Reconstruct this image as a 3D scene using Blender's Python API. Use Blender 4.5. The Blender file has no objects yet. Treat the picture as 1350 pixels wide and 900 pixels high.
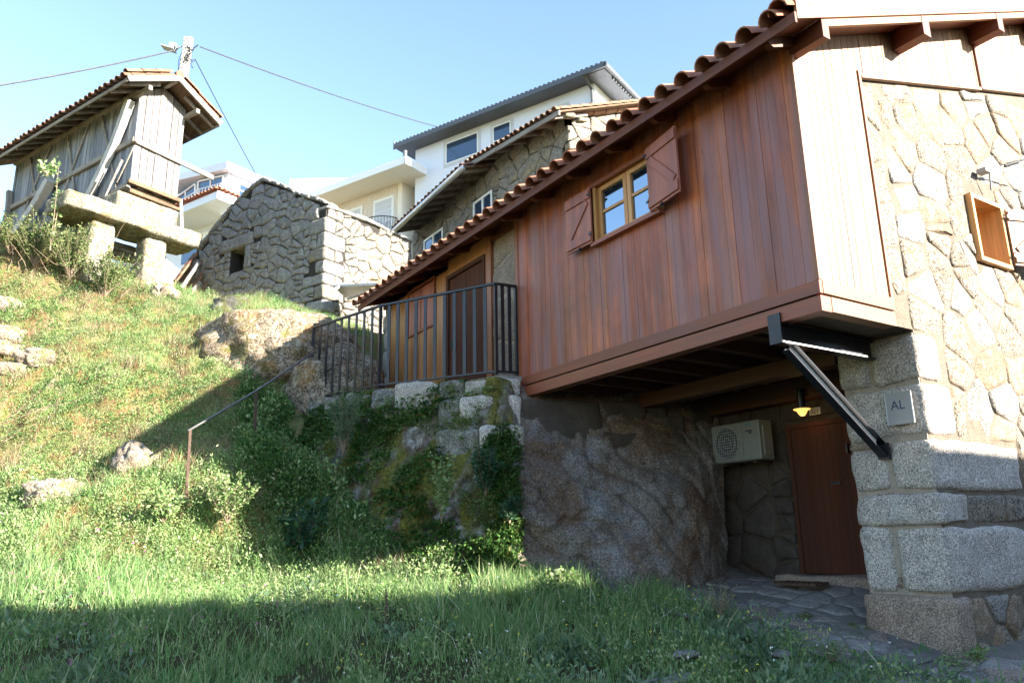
import bpy, math, random
import numpy as np
from mathutils import Vector, Matrix, noise as mnoise
random.seed(7); rng = np.random.default_rng(7)
S = bpy.context.scene; COL = S.collection
# ---------------------------------------------------------------- camera
# world: x runs along the gable wall (right and away), y along the wooden facade (left and away), z up; the eye is the origin
F = 1024.3
PITCH, ROLL, AZ = 0.252157, -0.0186821, -0.576343
def _axes():
    cp, sp = math.cos(PITCH), math.sin(PITCH); c, s = math.cos(ROLL), math.sin(ROLL)
    f = np.array([0, cp, sp]); r = np.array([1., 0, 0]); u = np.array([0, -sp, cp])
    r, u = c*r + s*u, -s*r + c*u
    az2 = AZ + math.pi/2
    B = np.array([[math.sin(az2), math.cos(az2), 0], [math.sin(AZ), math.cos(AZ), 0], [0, 0, 1.]])
    return B @ r, B @ u, B @ f
CR, CU, CF = _axes()
FH = CF*[1, 1, 0]; FH /= np.linalg.norm(FH)
cam = bpy.data.cameras.new('camera'); co = bpy.data.objects.new('camera', cam); COL.objects.link(co)
cam.sensor_width = 36; cam.lens = F/1350*36; cam.clip_end = 2000; cam.clip_start = 0.05
co.matrix_world = Matrix(((CR[0], CU[0], -CF[0], 0), (CR[1], CU[1], -CF[1], 0), (CR[2], CU[2], -CF[2], 0), (0, 0, 0, 1)))
S.camera = co
# ---------------------------------------------------------------- sky, sun, exposure
SUN_AZ, SUN_EL = math.atan2(.454, -.891), math.radians(20)
w = bpy.data.worlds.new('World'); S.world = w; w.use_nodes = True
nt = w.node_tree; bg = nt.nodes['Background']
sky = nt.nodes.new('ShaderNodeTexSky'); sky.sky_type = 'NISHITA'; sky.sun_disc = False
sky.sun_elevation = SUN_EL; sky.sun_rotation = SUN_AZ; sky.air_density = 1.0; sky.dust_density = 0.15; sky.ozone_density = 1.3
nt.links.new(sky.outputs[0], bg.inputs[0]); bg.inputs[1].default_value = 0.10
sl = bpy.data.lights.new('sun', 'SUN'); sl.energy = 5.0; sl.angle = math.radians(.5); sl.color = (1, .93, .82)
so = bpy.data.objects.new('sun', sl); COL.objects.link(so)
sd = Vector((math.sin(SUN_AZ)*math.cos(SUN_EL), math.cos(SUN_AZ)*math.cos(SUN_EL), math.sin(SUN_EL)))
so.rotation_euler = sd.to_track_quat('Z', 'Y').to_euler()
S.view_settings.view_transform = 'Standard'; S.view_settings.look = 'None'; S.view_settings.gamma = 1
S.view_settings.exposure = 2.38
S.cycles.max_bounces = 6; S.cycles.diffuse_bounces = 4

# ---------------------------------------------------------------- measuring helpers (photo pixel -> point on a real plane)
def ray(px, py): return CF*F + CR*(px-675) - CU*(py-450)
def H(px, py, ax, c): q = ray(px, py); return q*(c/q[ax])
def P(px, py, d): q = ray(px, py); return q*(d/(q @ FH))
def dirv(a): a = math.radians(a)-AZ; return np.array([math.sin(a), math.cos(a), 0.])
def HV(px, py, o, t): n = np.array([t[1], -t[0], 0]); q = ray(px, py); return q*((np.array(o) @ n)/(q @ n))
def V3(*a): return np.array(a, float)
ZV = V3(0, 0, 1)

# ---------------------------------------------------------------- materials
class NT:
    def __init__(s, name):
        s.m = bpy.data.materials.new(name); s.m.use_nodes = True; s.t = s.m.node_tree
        s.b = s.t.nodes['Principled BSDF']; s.tc = s.t.nodes.new('ShaderNodeTexCoord'); s.oi = s.t.nodes.new('ShaderNodeObjectInfo')
    def n(s, k, **kw):
        x = s.t.nodes.new(k)
        for a, b in kw.items(): setattr(x, a, b)
        return x
    def l(s, a, b): s.t.links.new(a, b)
    def vec(s, sc=(1, 1, 1), rot=(0, 0, 0)):
        mp = s.n('ShaderNodeMapping'); mp.inputs['Scale'].default_value = sc; mp.inputs['Rotation'].default_value = rot
        s.l(s.tc.outputs['Object'], mp.inputs[0]); return mp.outputs[0]
    def noise(s, scale, detail=3, rough=.55, vec=None, dist=0):
        x = s.n('ShaderNodeTexNoise'); x.inputs['Scale'].default_value = scale; x.inputs['Detail'].default_value = detail
        x.inputs['Roughness'].default_value = rough; x.inputs['Distortion'].default_value = dist
        s.l(vec if vec else s.tc.outputs['Object'], x.inputs['Vector']); return x.outputs['Fac']
    def voro(s, scale, feat='F1', vec=None):
        x = s.n('ShaderNodeTexVoronoi', feature=feat); x.inputs['Scale'].default_value = scale
        s.l(vec if vec else s.tc.outputs['Object'], x.inputs['Vector']); return x.outputs[0]
    def ramp(s, fac, stops):
        x = s.n('ShaderNodeValToRGB'); e = x.color_ramp.elements
        for i, (p, c) in enumerate(stops):
            q = e[i] if i < 2 else e.new(p)
            q.position = p; q.color = (*c, 1) if not isinstance(c, (int, float)) else (c, c, c, 1)
        s.l(fac, x.inputs[0]); return x.outputs[0]
    def mix(s, fac, a, b, mode='MIX'):
        x = s.n('ShaderNodeMix', data_type='RGBA', blend_type=mode)
        for sock, v in ((x.inputs[0], fac), (x.inputs[6], a), (x.inputs[7], b)):
            if isinstance(v, (int, float)): sock.default_value = v
            elif isinstance(v, tuple): sock.default_value = (*v, 1)
            else: s.l(v, sock)
        return x.outputs[2]
    def rmp(s, fac, a, b, c, d):
        x = s.n('ShaderNodeMapRange')
        for i, v in enumerate((a, b, c, d)): x.inputs[i+1].default_value = v
        s.l(fac, x.inputs[0]); return x.outputs[0]
    def bump(s, h, strength=.5, dist=.02):
        x = s.n('ShaderNodeBump'); x.inputs['Strength'].default_value = strength; x.inputs['Distance'].default_value = dist
        s.l(h, x.inputs['Height']); s.l(x.outputs[0], s.b.inputs['Normal'])
    def fin(s, col=None, rough=.8, metal=0, spec=None):
        if col is not None:
            if isinstance(col, tuple): s.b.inputs['Base Color'].default_value = (*col, 1)
            else: s.l(col, s.b.inputs['Base Color'])
        if isinstance(rough, (int, float)): s.b.inputs['Roughness'].default_value = rough
        else: s.l(rough, s.b.inputs['Roughness'])
        s.b.inputs['Metallic'].default_value = metal
        if spec is not None: s.b.inputs['Specular IOR Level'].default_value = spec
        return s.m

def m_granite(name, c1, c2, speck=.5, lichen=None, lam=.5, moss=None, mam=.5, rust=None, ram=.6, bstr=.6, fine=110):
    t = NT(name)
    big = t.noise(1.3, 4); med = t.noise(7, 5, .65)
    col = t.mix(t.rmp(big, .35, .65, 0, 1), c1, c2)
    col = t.mix(t.rmp(t.oi.outputs['Random'], 0, 1, 0, .75), col, tuple(min(1, x*1.5) for x in c2))
    col = t.mix(.55, col, t.ramp(med, [(.3, .55), (.7, 1.25)]), 'MULTIPLY')
    f1 = t.noise(fine, 2, .7)
    col = t.mix(speck, col, t.ramp(f1, [(.36, .12), (.5, .8), (.66, 1.75)]), 'MULTIPLY')
    v = t.voro(fine*.55)
    col = t.mix(speck*.45, col, t.ramp(v, [(.12, .25), (.4, 1.1)]), 'MULTIPLY')
    if rust: col = t.mix(t.rmp(t.noise(2.2, 5, .6), .54, .66, 0, ram), col, rust)
    if lichen: col = t.mix(t.rmp(t.noise(9, 6, .75), .5, .62, 0, lam), col, lichen)
    if moss: col = t.mix(t.rmp(t.noise(3.1, 6, .7), 1-mam-.07, 1-mam+.07, 0, .95), col, t.ramp(t.noise(40, 3), [(.35, tuple(x*.55 for x in moss)), (.65, tuple(x*1.25 for x in moss))]))
    h = t.mix(.5, f1, t.noise(24, 5, .7)); t.bump(h, bstr, .03)
    return t.fin(col, .9, spec=.25)

def m_wood(name, c1, c2, c3, axis='z', rough=.5, streak=.5, grey=None, gam=.4, spec=.5):
    t = NT(name)
    sc = {'z': (26, 26, 1.1), 'y': (26, 1.1, 26), 'x': (1.1, 26, 26)}[axis]
    addv = t.n('ShaderNodeVectorMath', operation='ADD'); cx = t.n('ShaderNodeCombineXYZ')
    mul = t.n('ShaderNodeMath', operation='MULTIPLY'); mul.inputs[1].default_value = 37
    t.l(t.oi.outputs['Random'], mul.inputs[0])
    for i in range(3): t.l(mul.outputs[0], cx.inputs[i])
    t.l(t.vec(sc), addv.inputs[0]); t.l(cx.outputs[0], addv.inputs[1])
    g = t.noise(1, 5, .6, addv.outputs[0], .4)
    col = t.ramp(t.oi.outputs['Random'], [(0, c1), (.5, c2), (1, c3)])
    col = t.mix(streak, col, t.ramp(g, [(.3, .45), (.52, 1.0), (.7, 1.5)]), 'MULTIPLY')
    sc2 = tuple(x*.22 for x in sc)
    p = t.noise(1, 3, .5, t.vec(sc2))
    col = t.mix(t.rmp(p, .42, .68, 0, .5), col, tuple(x*.45 for x in c1))
    if name == 'stained_plank':
        col = t.mix(.85, col, t.ramp(t.noise(1, 5, .65, t.vec((1.4, 1.4, .7)), .6), [(.3, .55), (.5, 1.0), (.7, 1.6)]), 'MULTIPLY')
        col = t.mix(t.rmp(t.noise(1, 3, .6, t.vec((60, 60, 1.6))), .67, .72, 0, .4), col, (.45, .25, .15))
        kn = t.voro(1, 'F1', t.vec((5, 5, 2.3)))
        col = t.mix(t.rmp(kn, .03, .075, .75, 0), col, (.07, .02, .012))
        col = t.mix(t.rmp(t.noise(1, 4, .6, t.vec((9, 9, .8))), .52, .72, 0, .4), col, (.09, .028, .03))
    if grey: col = t.mix(t.rmp(t.noise(1.6, 4, .6, t.vec(tuple(min(3, x) for x in sc2))), .42, .62, 0, gam), col, grey)
    t.bump(g, .25, .006)
    return t.fin(col, t.rmp(g, .3, .7, rough-.08, rough+.15), spec=spec)

def m_plain(name, c, rough=.6, metal=0, var=.25, nscale=6, bump=.1, spec=None):
    t = NT(name); n = t.noise(nscale, 5, .65)
    col = t.mix(t.rmp(n, .35, .7, 0, var*2), c, tuple(x*(1-var) for x in c))
    if bump: t.bump(t.noise(nscale*9, 3), bump, .01)
    return t.fin(col, t.rmp(n, .3, .7, max(.03, rough-.07), min(1, rough+.07)), metal, spec)

def m_leaf(name, stops, rough=.55, trans=.35):
    t = NT(name); gi = t.n('ShaderNodeNewGeometry')
    col = t.ramp(gi.outputs['Random Per Island'], stops)
    col = t.mix(.6, col, t.ramp(t.noise(1.1, 3), [(.3, .65), (.7, 1.3)]), 'MULTIPLY')
    t.fin(col, rough, spec=.3)
    tr = t.n('ShaderNodeBsdfTranslucent'); t.l(col, tr.inputs[0]); mx = t.n('ShaderNodeMixShader'); mx.inputs[0].default_value = trans
    out = t.t.nodes['Material Output']; t.l(t.b.outputs[0], mx.inputs[1]); t.l(tr.outputs[0], mx.inputs[2]); t.l(mx.outputs[0], out.inputs[0])
    return t.m

M = {}
M['granite_gable'] = m_granite('granite_gable', (.23, .20, .16), (.20, .165, .125), .9, lichen=(.30, .28, .25), lam=.5, rust=(.21, .13, .07), ram=.7, bstr=1., fine=45)
M['granite_quoin'] = m_granite('granite_quoin', (.47, .42, .38), (.40, .35, .31), .72, lichen=(.5, .5, .46), lam=.3, bstr=.8, fine=62)
M['granite_base'] = m_granite('granite_base', (.30, .26, .22), (.24, .18, .14), .7, bstr=.6, fine=70)
M['granite_gable_grey'] = m_granite('granite_gable_grey', (.25, .235, .21), (.21, .19, .17), .9, lichen=(.48, .45, .4), lam=.4, bstr=.7, fine=70)
M['granite_gable_tan'] = m_granite('granite_gable_tan', (.27, .19, .125), (.22, .16, .11), .8, lichen=(.46, .4, .32), lam=.4, bstr=.7, fine=80)
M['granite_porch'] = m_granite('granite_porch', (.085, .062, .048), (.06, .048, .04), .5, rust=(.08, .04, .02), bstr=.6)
M['granite_hut'] = m_granite('granite_hut', (.27, .26, .24), (.20, .195, .19), .6, lichen=(.42, .41, .33), lam=.65, moss=(.16, .17, .06), mam=.32, bstr=.7, fine=45)
M['granite_old'] = m_granite('granite_old', (.24, .215, .18), (.18, .165, .145), .8, lichen=(.31, .285, .22), lam=.5, rust=(.3, .22, .1), bstr=.7, fine=45)
M['granite_terrace'] = m_granite('granite_terrace', (.20, .19, .175), (.15, .14, .125), .85, lichen=(.42, .42, .38), lam=.55, moss=(.10, .11, .025), mam=.44, bstr=.8, fine=60)
M['granite_slab'] = m_granite('granite_slab', (.24, .21, .165), (.17, .15, .11), .8, lichen=(.36, .35, .26), lam=.9, rust=(.2, .14, .05), ram=.8, moss=(.12, .12, .05), mam=.35, bstr=1, fine=32)
M['dark_moss_rock'] = m_granite('dark_moss_rock', (.10, .095, .085), (.07, .065, .06), .8, lichen=(.3, .3, .25), lam=.5, moss=(.07, .08, .02), mam=.5)
M['white_wood'] = m_wood('bleached_strut', (.45, .43, .40), (.5, .48, .45), (.55, .53, .5), 'z', .8, .3)  # strut wood brightened in colour for the sun falling on it
M['boulder'] = m_granite('boulder_granite', (.22, .175, .13), (.17, .12, .08), 1., lichen=(.44, .39, .31), lam=.8, rust=(.30, .16, .05), ram=.6, moss=(.13, .12, .03), mam=.42, bstr=1., fine=30)
M['pale_rock'] = m_granite('pale_rock', (.25, .21, .165), (.19, .145, .105), .8, moss=(.14, .15, .04), mam=.4, fine=40, lichen=(.5, .46, .38), lam=.5, bstr=.6)
M['paving'] = m_granite('paving_stone', (.25, .235, .22), (.2, .18, .165), .6, lichen=(.36, .36, .33), lam=.35, moss=(.07, .09, .02), mam=.3, bstr=.5)
M['mortar_gable'] = m_granite('mortar_gable', (.20, .17, .135), (.13, .105, .08), .8, bstr=.5)
M['mortar_quoin'] = m_granite('mortar_quoin', (.36, .30, .25), (.3, .25, .2), .3, bstr=.5)
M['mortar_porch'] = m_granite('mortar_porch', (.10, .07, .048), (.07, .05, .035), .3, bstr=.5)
M['gap_dark'] = m_plain('dark_joint', (.035, .03, .025), .95, var=.4)
M['gap_mid'] = m_granite('earth_joint', (.14, .12, .09), (.1, .085, .065), .4, bstr=.5)
M['facade_wood'] = m_wood('stained_plank', (.30, .072, .028), (.35, .09, .034), (.41, .13, .05), 'z', .44, .65, (.27, .145, .15), .6)
M['bleached_wood'] = m_wood('sunlit_pale_plank', (.25, .145, .08), (.30, .175, .10), (.34, .21, .125), 'z', .55, .6)  # pale tone is the boards' own, sun-bleached pine
M['trim_y'] = m_wood('trim_wood_y', (.25, .07, .032), (.28, .08, .038), (.31, .095, .045), 'y', .42, .5)
M['trim_x'] = m_wood('trim_wood_x', (.24, .11, .045), (.27, .13, .055), (.29, .145, .065), 'x', .5, .45)
M['trim_z'] = m_wood('trim_wood_z', (.25, .085, .04), (.3, .11, .05), (.33, .13, .06), 'z', .42, .5)
M['eave_wood'] = m_wood('eave_wood', (.13, .036, .016), (.15, .042, .02), (.17, .05, .024), 'y', .55, .5)
M['terrace_wood'] = m_wood('orange_plank', (.36, .14, .05), (.40, .17, .06), (.45, .21, .085), 'z', .4, .5)
M['door_wood'] = m_wood('door_wood', (.07, .017, .004), (.076, .019, .005), (.082, .021, .006), 'z', .85, .4)
M['shutter_wood'] = m_wood('shutter_wood', (.36, .115, .075), (.39, .13, .085), (.42, .15, .095), 'z', .45, .45)
M['frame_wood'] = m_wood('window_frame_wood', (.50, .235, .07), (.54, .26, .085), (.58, .29, .10), 'z', .4, .4)
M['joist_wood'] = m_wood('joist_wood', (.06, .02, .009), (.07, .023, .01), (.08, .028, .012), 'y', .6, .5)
M['grey_wood'] = m_wood('weathered_grey_plank', (.15, .165, .20), (.21, .225, .26), (.28, .295, .33), 'z', .8, .95, (.33, .34, .36), .25, .2)  # weathered grey with the blue of sky-lit shade mixed into the colour
M['pale_grey_wood'] = m_wood('bleached_grey_plank', (.20, .19, .18), (.27, .25, .24), (.36, .34, .32), 'z', .8, .85, None, .4, .2)
M['old_beam'] = m_wood('old_beam_wood', (.21, .18, .15), (.27, .235, .20), (.33, .29, .25), 'y', .8, .7, (.34, .32, .29), .5, .2)
M['old_dark_wood'] = m_wood('old_dark_wood', (.13, .085, .055), (.17, .11, .07), (.2, .14, .09), 'y', .85, .6, None, .4, .2)
def m_tile(name, c1, c2, c3, dirt=(.16, .12, .09), dam=.5):
    t = NT(name)
    col = t.ramp(t.oi.outputs['Random'], [(0, c1), (.5, c2), (1, c3)])
    col = t.mix(t.rmp(t.noise(9, 5, .7), .45, .65, 0, dam), col, dirt)
    col = t.mix(.5, col, t.ramp(t.noise(60, 3), [(.3, .7), (.7, 1.25)]), 'MULTIPLY'); t.bump(t.noise(50, 3), .3, .01)
    return t.fin(col, .85, spec=.25)
M['tile'] = m_tile('terracotta', (.36, .13, .075), (.42, .17, .10), (.46, .23, .15))
M['old_tile'] = m_tile('old_terracotta', (.17, .075, .05), (.22, .11, .07), (.28, .17, .11), (.13, .12, .08), .8)
M['black_steel'] = m_plain('black_painted_steel', (.012, .013, .02), .35, 0, .3)
M['galv'] = m_plain('galvanised_steel', (.62, .62, .6), .45, .6, .25, 30)
M['rail_grey'] = m_plain('brushed_rail_steel', (.16, .155, .15), .5, .3, .3, 20)
M['rust_steel'] = m_plain('rusty_post_steel', (.10, .06, .04), .8, .2, .5, 30)
M['ac_white'] = m_plain('ac_enamel', (.20, .20, .175), .4, 0, .12, 3, 0)
M['ac_dark'] = m_plain('ac_shadow_plastic', (.05, .05, .05), .5)
M['white_paint'] = m_plain('white_render', (.70, .74, .84), .8, 0, .05, 2, .15)
M['white_frame'] = m_plain('white_frame', (.82, .82, .80), .5, 0, .05, 4, 0)
M['pale_trim'] = m_plain('pale_grey_stone_trim', (.55, .56, .60), .6, 0, .1)
M['cream_paint'] = m_plain('cream_render', (.80, .74, .64), .8, 0, .06, 2, .1)
M['charcoal'] = m_plain('charcoal_metal', (.10, .105, .115), .45, .2, .15)
M['concrete'] = m_plain('pole_concrete', (.52, .48, .42), .85, 0, .2, 20, .3)
M['cable'] = m_plain('cable_sheath', (.03, .03, .035), .6)
M['pale_cable'] = m_plain('pale_cable', (.05, .05, .055), .6)
M['lamp_head'] = m_plain('lamp_head_plastic', (.30, .31, .33), .4)
M['sheet_metal'] = m_plain('sheet_metal', (.30, .32, .35), .45, .4, .3)
M['sign_face'] = m_plain('sign_enamel', (.42, .41, .38), .35, 0, .1)
M['sign_ink'] = m_plain('sign_ink', (.02, .025, .04), .5)
M['plaque_glass'] = m_plain('plaque_acrylic', (.30, .295, .29), .5, 0, .1)
M['plaque_ink'] = m_plain('plaque_blue', (.02, .02, .10), .4)
M['teal'] = m_plain('teal_mark', (.02, .22, .25), .5)
M['stain'] = m_plain('soot', (.01, .01, .01), .9)  # near-black fill standing in for shade in plank gaps and bolt holes
M['bark'] = m_plain('twig_bark', (.24, .18, .12), .9, 0, .4, 20, .4)
M['porch_soil'] = m_granite('porch_earth', (.19, .17, .15), (.14, .125, .11), .5, moss=(.03, .04, .015), mam=.25, bstr=.6)
def m_glass(name, c, ior=1.9, rough=.03):
    t = NT(name); t.fin(c, rough); t.b.inputs['IOR'].default_value = ior; t.b.inputs['Specular Tint'].default_value = (.75, .88, 1, 1); return t.m
M['glass'] = m_glass('window_glass', (.01, .02, .035), 4.2)
M['glass_far'] = m_glass('far_window_glass', (.03, .05, .09), 2.0, .08)
def m_emit():
    t = NT('lamp_shade_lit'); t.fin((.8, .6, .3), .5); t.b.inputs['Emission Color'].default_value = (1, .55, .13, 1); t.b.inputs['Emission Strength'].default_value = .3; return t.m
M['lamp_glow'] = m_emit()
def m_beige_tiles():
    t = NT('beige_wall_tile'); n = t.noise(8, 3); return t.fin(t.mix(n, (.62, .53, .43), (.70, .62, .52)), .4)
M['beige_tile'] = m_beige_tiles()
def m_moss_rock():
    t = NT('mossy_rock')
    f1 = t.noise(60, 3, .7)
    rock = t.mix(.8, t.ramp(t.noise(5, 5, .7), [(.3, (.10, .085, .075)), (.5, (.22, .20, .18)), (.62, (.5, .48, .45))]), t.ramp(f1, [(.35, .3), (.5, .9), (.65, 1.6)]), 'MULTIPLY')
    earth = t.ramp(t.noise(14, 4), [(.35, (.06, .035, .02)), (.65, (.15, .09, .045))])
    moss = t.ramp(t.noise(22, 4, .7), [(.32, (.05, .06, .015)), (.5, (.15, .15, .03)), (.68, (.27, .23, .05))])
    streak = t.noise(1, 5, .6, t.vec((2.6, 2.6, .8)))
    col = t.mix(t.rmp(t.noise(2.3, 5, .7), .45, .6, 0, .9), rock, earth)
    col = t.mix(t.rmp(streak, .42, .54, 0, .95), col, moss)
    t.bump(t.mix(.5, t.noise(30, 5, .7), f1), .9, .05)
    return t.fin(col, .95, spec=.15)
M['moss_rock'] = m_moss_rock()
def m_bedrock():
    t = NT('bare_bedrock')
    f1 = t.noise(38, 5, .8); big = t.noise(1.1, 8, .72, None, .5)
    col = t.ramp(big, [(.35, (.30, .28, .27)), (.48, (.23, .19, .165)), (.60, (.2, .12, .075)), (.7, (.2, .16, .13))])
    col = t.mix(.85, col, t.ramp(f1, [(.38, .3), (.5, .9), (.62, 1.8)]), 'MULTIPLY')
    col = t.mix(t.rmp(t.noise(1, 9, .75, t.vec((3, 3, 1))), .55, .64, 0, .6), col, (.15, .075, .04))
    col = t.mix(t.rmp(t.noise(2.6, 9, .75), .58, .66, 0, .6), col, (.06, .05, .045))
    t.bump(t.mix(.4, t.noise(9, 9, .75), f1), 1, .07)
    return t.fin(col, .9, spec=.25)
M['bedrock'] = m_bedrock()
def m_ground():
    t = NT('hillside_soil')
    a = t.noise(.9, 6, .7); b = t.noise(6, 5, .7); c = t.noise(35, 4, .7)
    col = t.ramp(a, [(.35, (.10, .13, .04)), (.45, (.22, .19, .09)), (.53, (.20, .12, .055)), (.6, (.13, .14, .05)), (.68, (.32, .26, .17))])
    col = t.mix(t.rmp(b, .48, .6, 0, .8), col, (.13, .17, .045))
    col = t.mix(.7, col, t.ramp(c, [(.3, .4), (.7, 1.5)]), 'MULTIPLY')
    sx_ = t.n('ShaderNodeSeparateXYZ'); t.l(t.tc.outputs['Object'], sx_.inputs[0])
    col = t.mix(t.rmp(sx_.outputs[2], -.35, .15, .85, 0), col, t.ramp(c, [(.35, (.03, .035, .015)), (.65, (.07, .065, .03))]))  # low meadow ground darkened in colour, standing in for shade between blades
    t.bump(t.mix(.5, b, c), 1, .08)
    return t.fin(col, .95, spec=.1)
M['ground'] = m_ground()

# ---------------------------------------------------------------- objects
def meta(o, label=None, cat=None, group=None, kind=None):
    if label: o['label'] = label
    if cat: o['category'] = cat
    if group: o['group'] = group
    if kind: o['kind'] = kind
    return o
def wloc(o):
    v = V3(0, 0, 0)
    while o is not None: v = v + np.array(o.location); o = o.parent
    return v
def thing(name, label, cat, loc, group=None):
    o = bpy.data.objects.new(name, None); COL.objects.link(o); o.location = loc; o.empty_display_size = .1
    return meta(o, label, cat, group)
def link(name, me, parent=None):
    o = bpy.data.objects.new(name, me); COL.objects.link(o)
    if parent is not None: o.parent = parent
    return o
class MB:
    def __init__(s): s.v = []; s.f = []
    def add(s, vs, fs):
        k = len(s.v); s.v += [tuple(map(float, x)) for x in vs]; s.f += [tuple(i+k for i in f) for f in fs]; return s
    def box(s, o, a, b, c):   # corner o, edges a,b,c
        o, a, b, c = map(np.array, (o, a, b, c))
        if np.dot(np.cross(a, b), c) < 0: a, b = b, a
        vs = [o, o+a, o+a+b, o+b, o+c, o+a+c, o+a+b+c, o+b+c]
        return s.add(vs, [(3, 2, 1, 0), (4, 5, 6, 7), (0, 1, 5, 4), (1, 2, 6, 5), (2, 3, 7, 6), (3, 0, 4, 7)])
    def xyz(s, x0, x1, y0, y1, z0, z1): return s.box((x0, y0, z0), (x1-x0, 0, 0), (0, y1-y0, 0), (0, 0, z1-z0))
    def beam(s, p, q, w, h, up=(0, 0, 1)):  # centred oriented box between p and q
        p, q = np.array(p, float), np.array(q, float); d = q-p; dn = d/np.linalg.norm(d)
        a = np.cross(dn, up); a /= np.linalg.norm(a); b = np.cross(a, dn)
        return s.box(p-a*w/2-b*h/2, d, a*w, b*h)
    def prism(s, pts, ext):    # planar polygon extruded
        n = len(pts); e = np.array(ext, float); pts = [np.array(p, float) for p in pts]
        nrm = sum((np.cross(pts[i]-pts[0], pts[(i+1) % n]-pts[0]) for i in range(n)), V3(0, 0, 0))
        if nrm @ e > 0: pts = pts[::-1]
        return s.add(list(pts)+[p+e for p in pts], [tuple(range(n)), tuple(range(2*n-1, n-1, -1))]+[(i, i+n, (i+1) % n+n, (i+1) % n) for i in range(n)])
    def tube(s, pts, r, n=8, caps=True):
        pts = [np.array(p, float) for p in pts]; m = len(pts); rs = r if hasattr(r, '__len__') else [r]*m; vs = []
        ref = V3(.3, .2, .93)
        for i, p in enumerate(pts):
            d = pts[min(i+1, m-1)]-pts[max(i-1, 0)]; d = d/(np.linalg.norm(d)+1e-9)
            a = np.cross(d, ref); a /= np.linalg.norm(a)+1e-9; b = np.cross(d, a)
            for k in range(n):
                t = 2*math.pi*k/n; vs.append(p+rs[i]*(a*math.cos(t)+b*math.sin(t)))
        fs = [(i*n+k, i*n+(k+1) % n, (i+1)*n+(k+1) % n, (i+1)*n+k) for i in range(m-1) for k in range(n)]
        if caps: fs += [tuple(range(n-1, -1, -1)), tuple(range((m-1)*n, m*n))]
        return s.add(vs, fs)
    def lathe(s, o, prof, n=16):
        vs = [(o[0]+r*math.cos(2*math.pi*k/n), o[1]+r*math.sin(2*math.pi*k/n), o[2]+z) for r, z in prof for k in range(n)]
        return s.add(vs, [(i*n+k, i*n+(k+1) % n, (i+1)*n+(k+1) % n, (i+1)*n+k) for i in range(len(prof)-1) for k in range(n)])
    def build(s, name, mat, parent=None, smooth=False, bevel=0, kind=None):
        L = wloc(parent) if parent is not None else V3(0, 0, 0)
        me = bpy.data.meshes.new(name); me.from_pydata([tuple(np.array(v)-L) for v in s.v], [], s.f); me.materials.append(M[mat] if isinstance(mat, str) else mat)
        if smooth: me.shade_smooth()
        o = link(name, me, parent)
        if bevel:
            md = o.modifiers.new('b', 'BEVEL'); md.width = bevel; md.segments = 1; md.limit_method = 'ANGLE'
        if kind: o['kind'] = kind
        return o
def npmesh(name, verts, quads=None, tris=None, mat=None, parent=None, smooth=False):
    me = bpy.data.meshes.new(name); verts = np.asarray(verts, np.float32)
    if parent is not None: verts = verts-wloc(parent).astype(np.float32)
    nq = 0 if quads is None else len(quads); ntr = 0 if tris is None else len(tris)
    me.vertices.add(len(verts)); me.vertices.foreach_set('co', verts.ravel())
    li = np.concatenate([np.asarray(x).ravel() for x in (quads, tris) if x is not None and len(x)]).astype(np.int32)
    me.loops.add(len(li)); me.loops.foreach_set('vertex_index', li)
    st = np.concatenate([np.arange(nq)*4, nq*4+np.arange(ntr)*3]).astype(np.int32)
    me.polygons.add(nq+ntr); me.polygons.foreach_set('loop_start', st)
    me.update(calc_edges=True); me.validate()
    if mat: me.materials.append(M[mat])
    if smooth: me.shade_smooth()
    return link(name, me, parent)
def nz(p, s=1.0, seed=0): return mnoise.noise(Vector((p[0]*s+seed*13.1, p[1]*s+seed*7.7, p[2]*s-seed*3.3)))

# rounded irregular block between three edge vectors
def block(name, mat, parent, o, a, b, c, n=6, rnd=.16, amp=.02, seed=0, label=None):
    o, a, b, c = map(lambda q: np.array(q, float), (o, a, b, c)); L = wloc(parent) if parent is not None else V3(0, 0, 0)
    la, lb, lc = (np.linalg.norm(q) for q in (a, b, c)); R = rnd*min(la, lb, lc)
    key = {}; vs = []; fs = []
    def vert(i, j, k):
        q = (i, j, k)
        if q in key: return key[q]
        u = np.array([i/n*la-la/2, j/n*lb-lb/2, k/n*lc-lc/2]); hh = np.array([la/2, lb/2, lc/2])
        cl = np.clip(u, -(hh-R), hh-R); d = u-cl; ln = np.linalg.norm(d)
        if ln > 1e-9: u = cl+d/ln*R
        p = o+a*(u[0]/la+.5)+b*(u[1]/lb+.5)+c*(u[2]/lc+.5)
        nr = (a/la*d[0]+b/lb*d[1]+c/lc*d[2])/(ln+1e-9)
        p = p+nr*(nz(p, 2.2, seed)*amp*1.6+nz(p, 7, seed+3)*amp*.7)
        key[q] = len(vs); vs.append(tuple(p-L)); return key[q]
    for ax in range(3):
        for side in (0, n):
            for i in range(n):
                for j in range(n):
                    q = []
                    for (ii, jj) in ((i, j), (i+1, j), (i+1, j+1), (i, j+1)):
                        t = [0, 0, 0]; t[ax] = side; t[(ax+1) % 3] = ii; t[(ax+2) % 3] = jj; q.append(vert(*t))
                    fs.append(tuple(q) if side else tuple(q[::-1]))
    me = bpy.data.meshes.new(name); me.from_pydata(vs, [], fs); me.materials.append(M[mat]); me.shade_smooth()
    ob = link(name, me, parent)
    if np.dot(np.cross(a, b), c) < 0: me.flip_normals()
    if label: ob['label'] = label
    return ob
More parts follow.
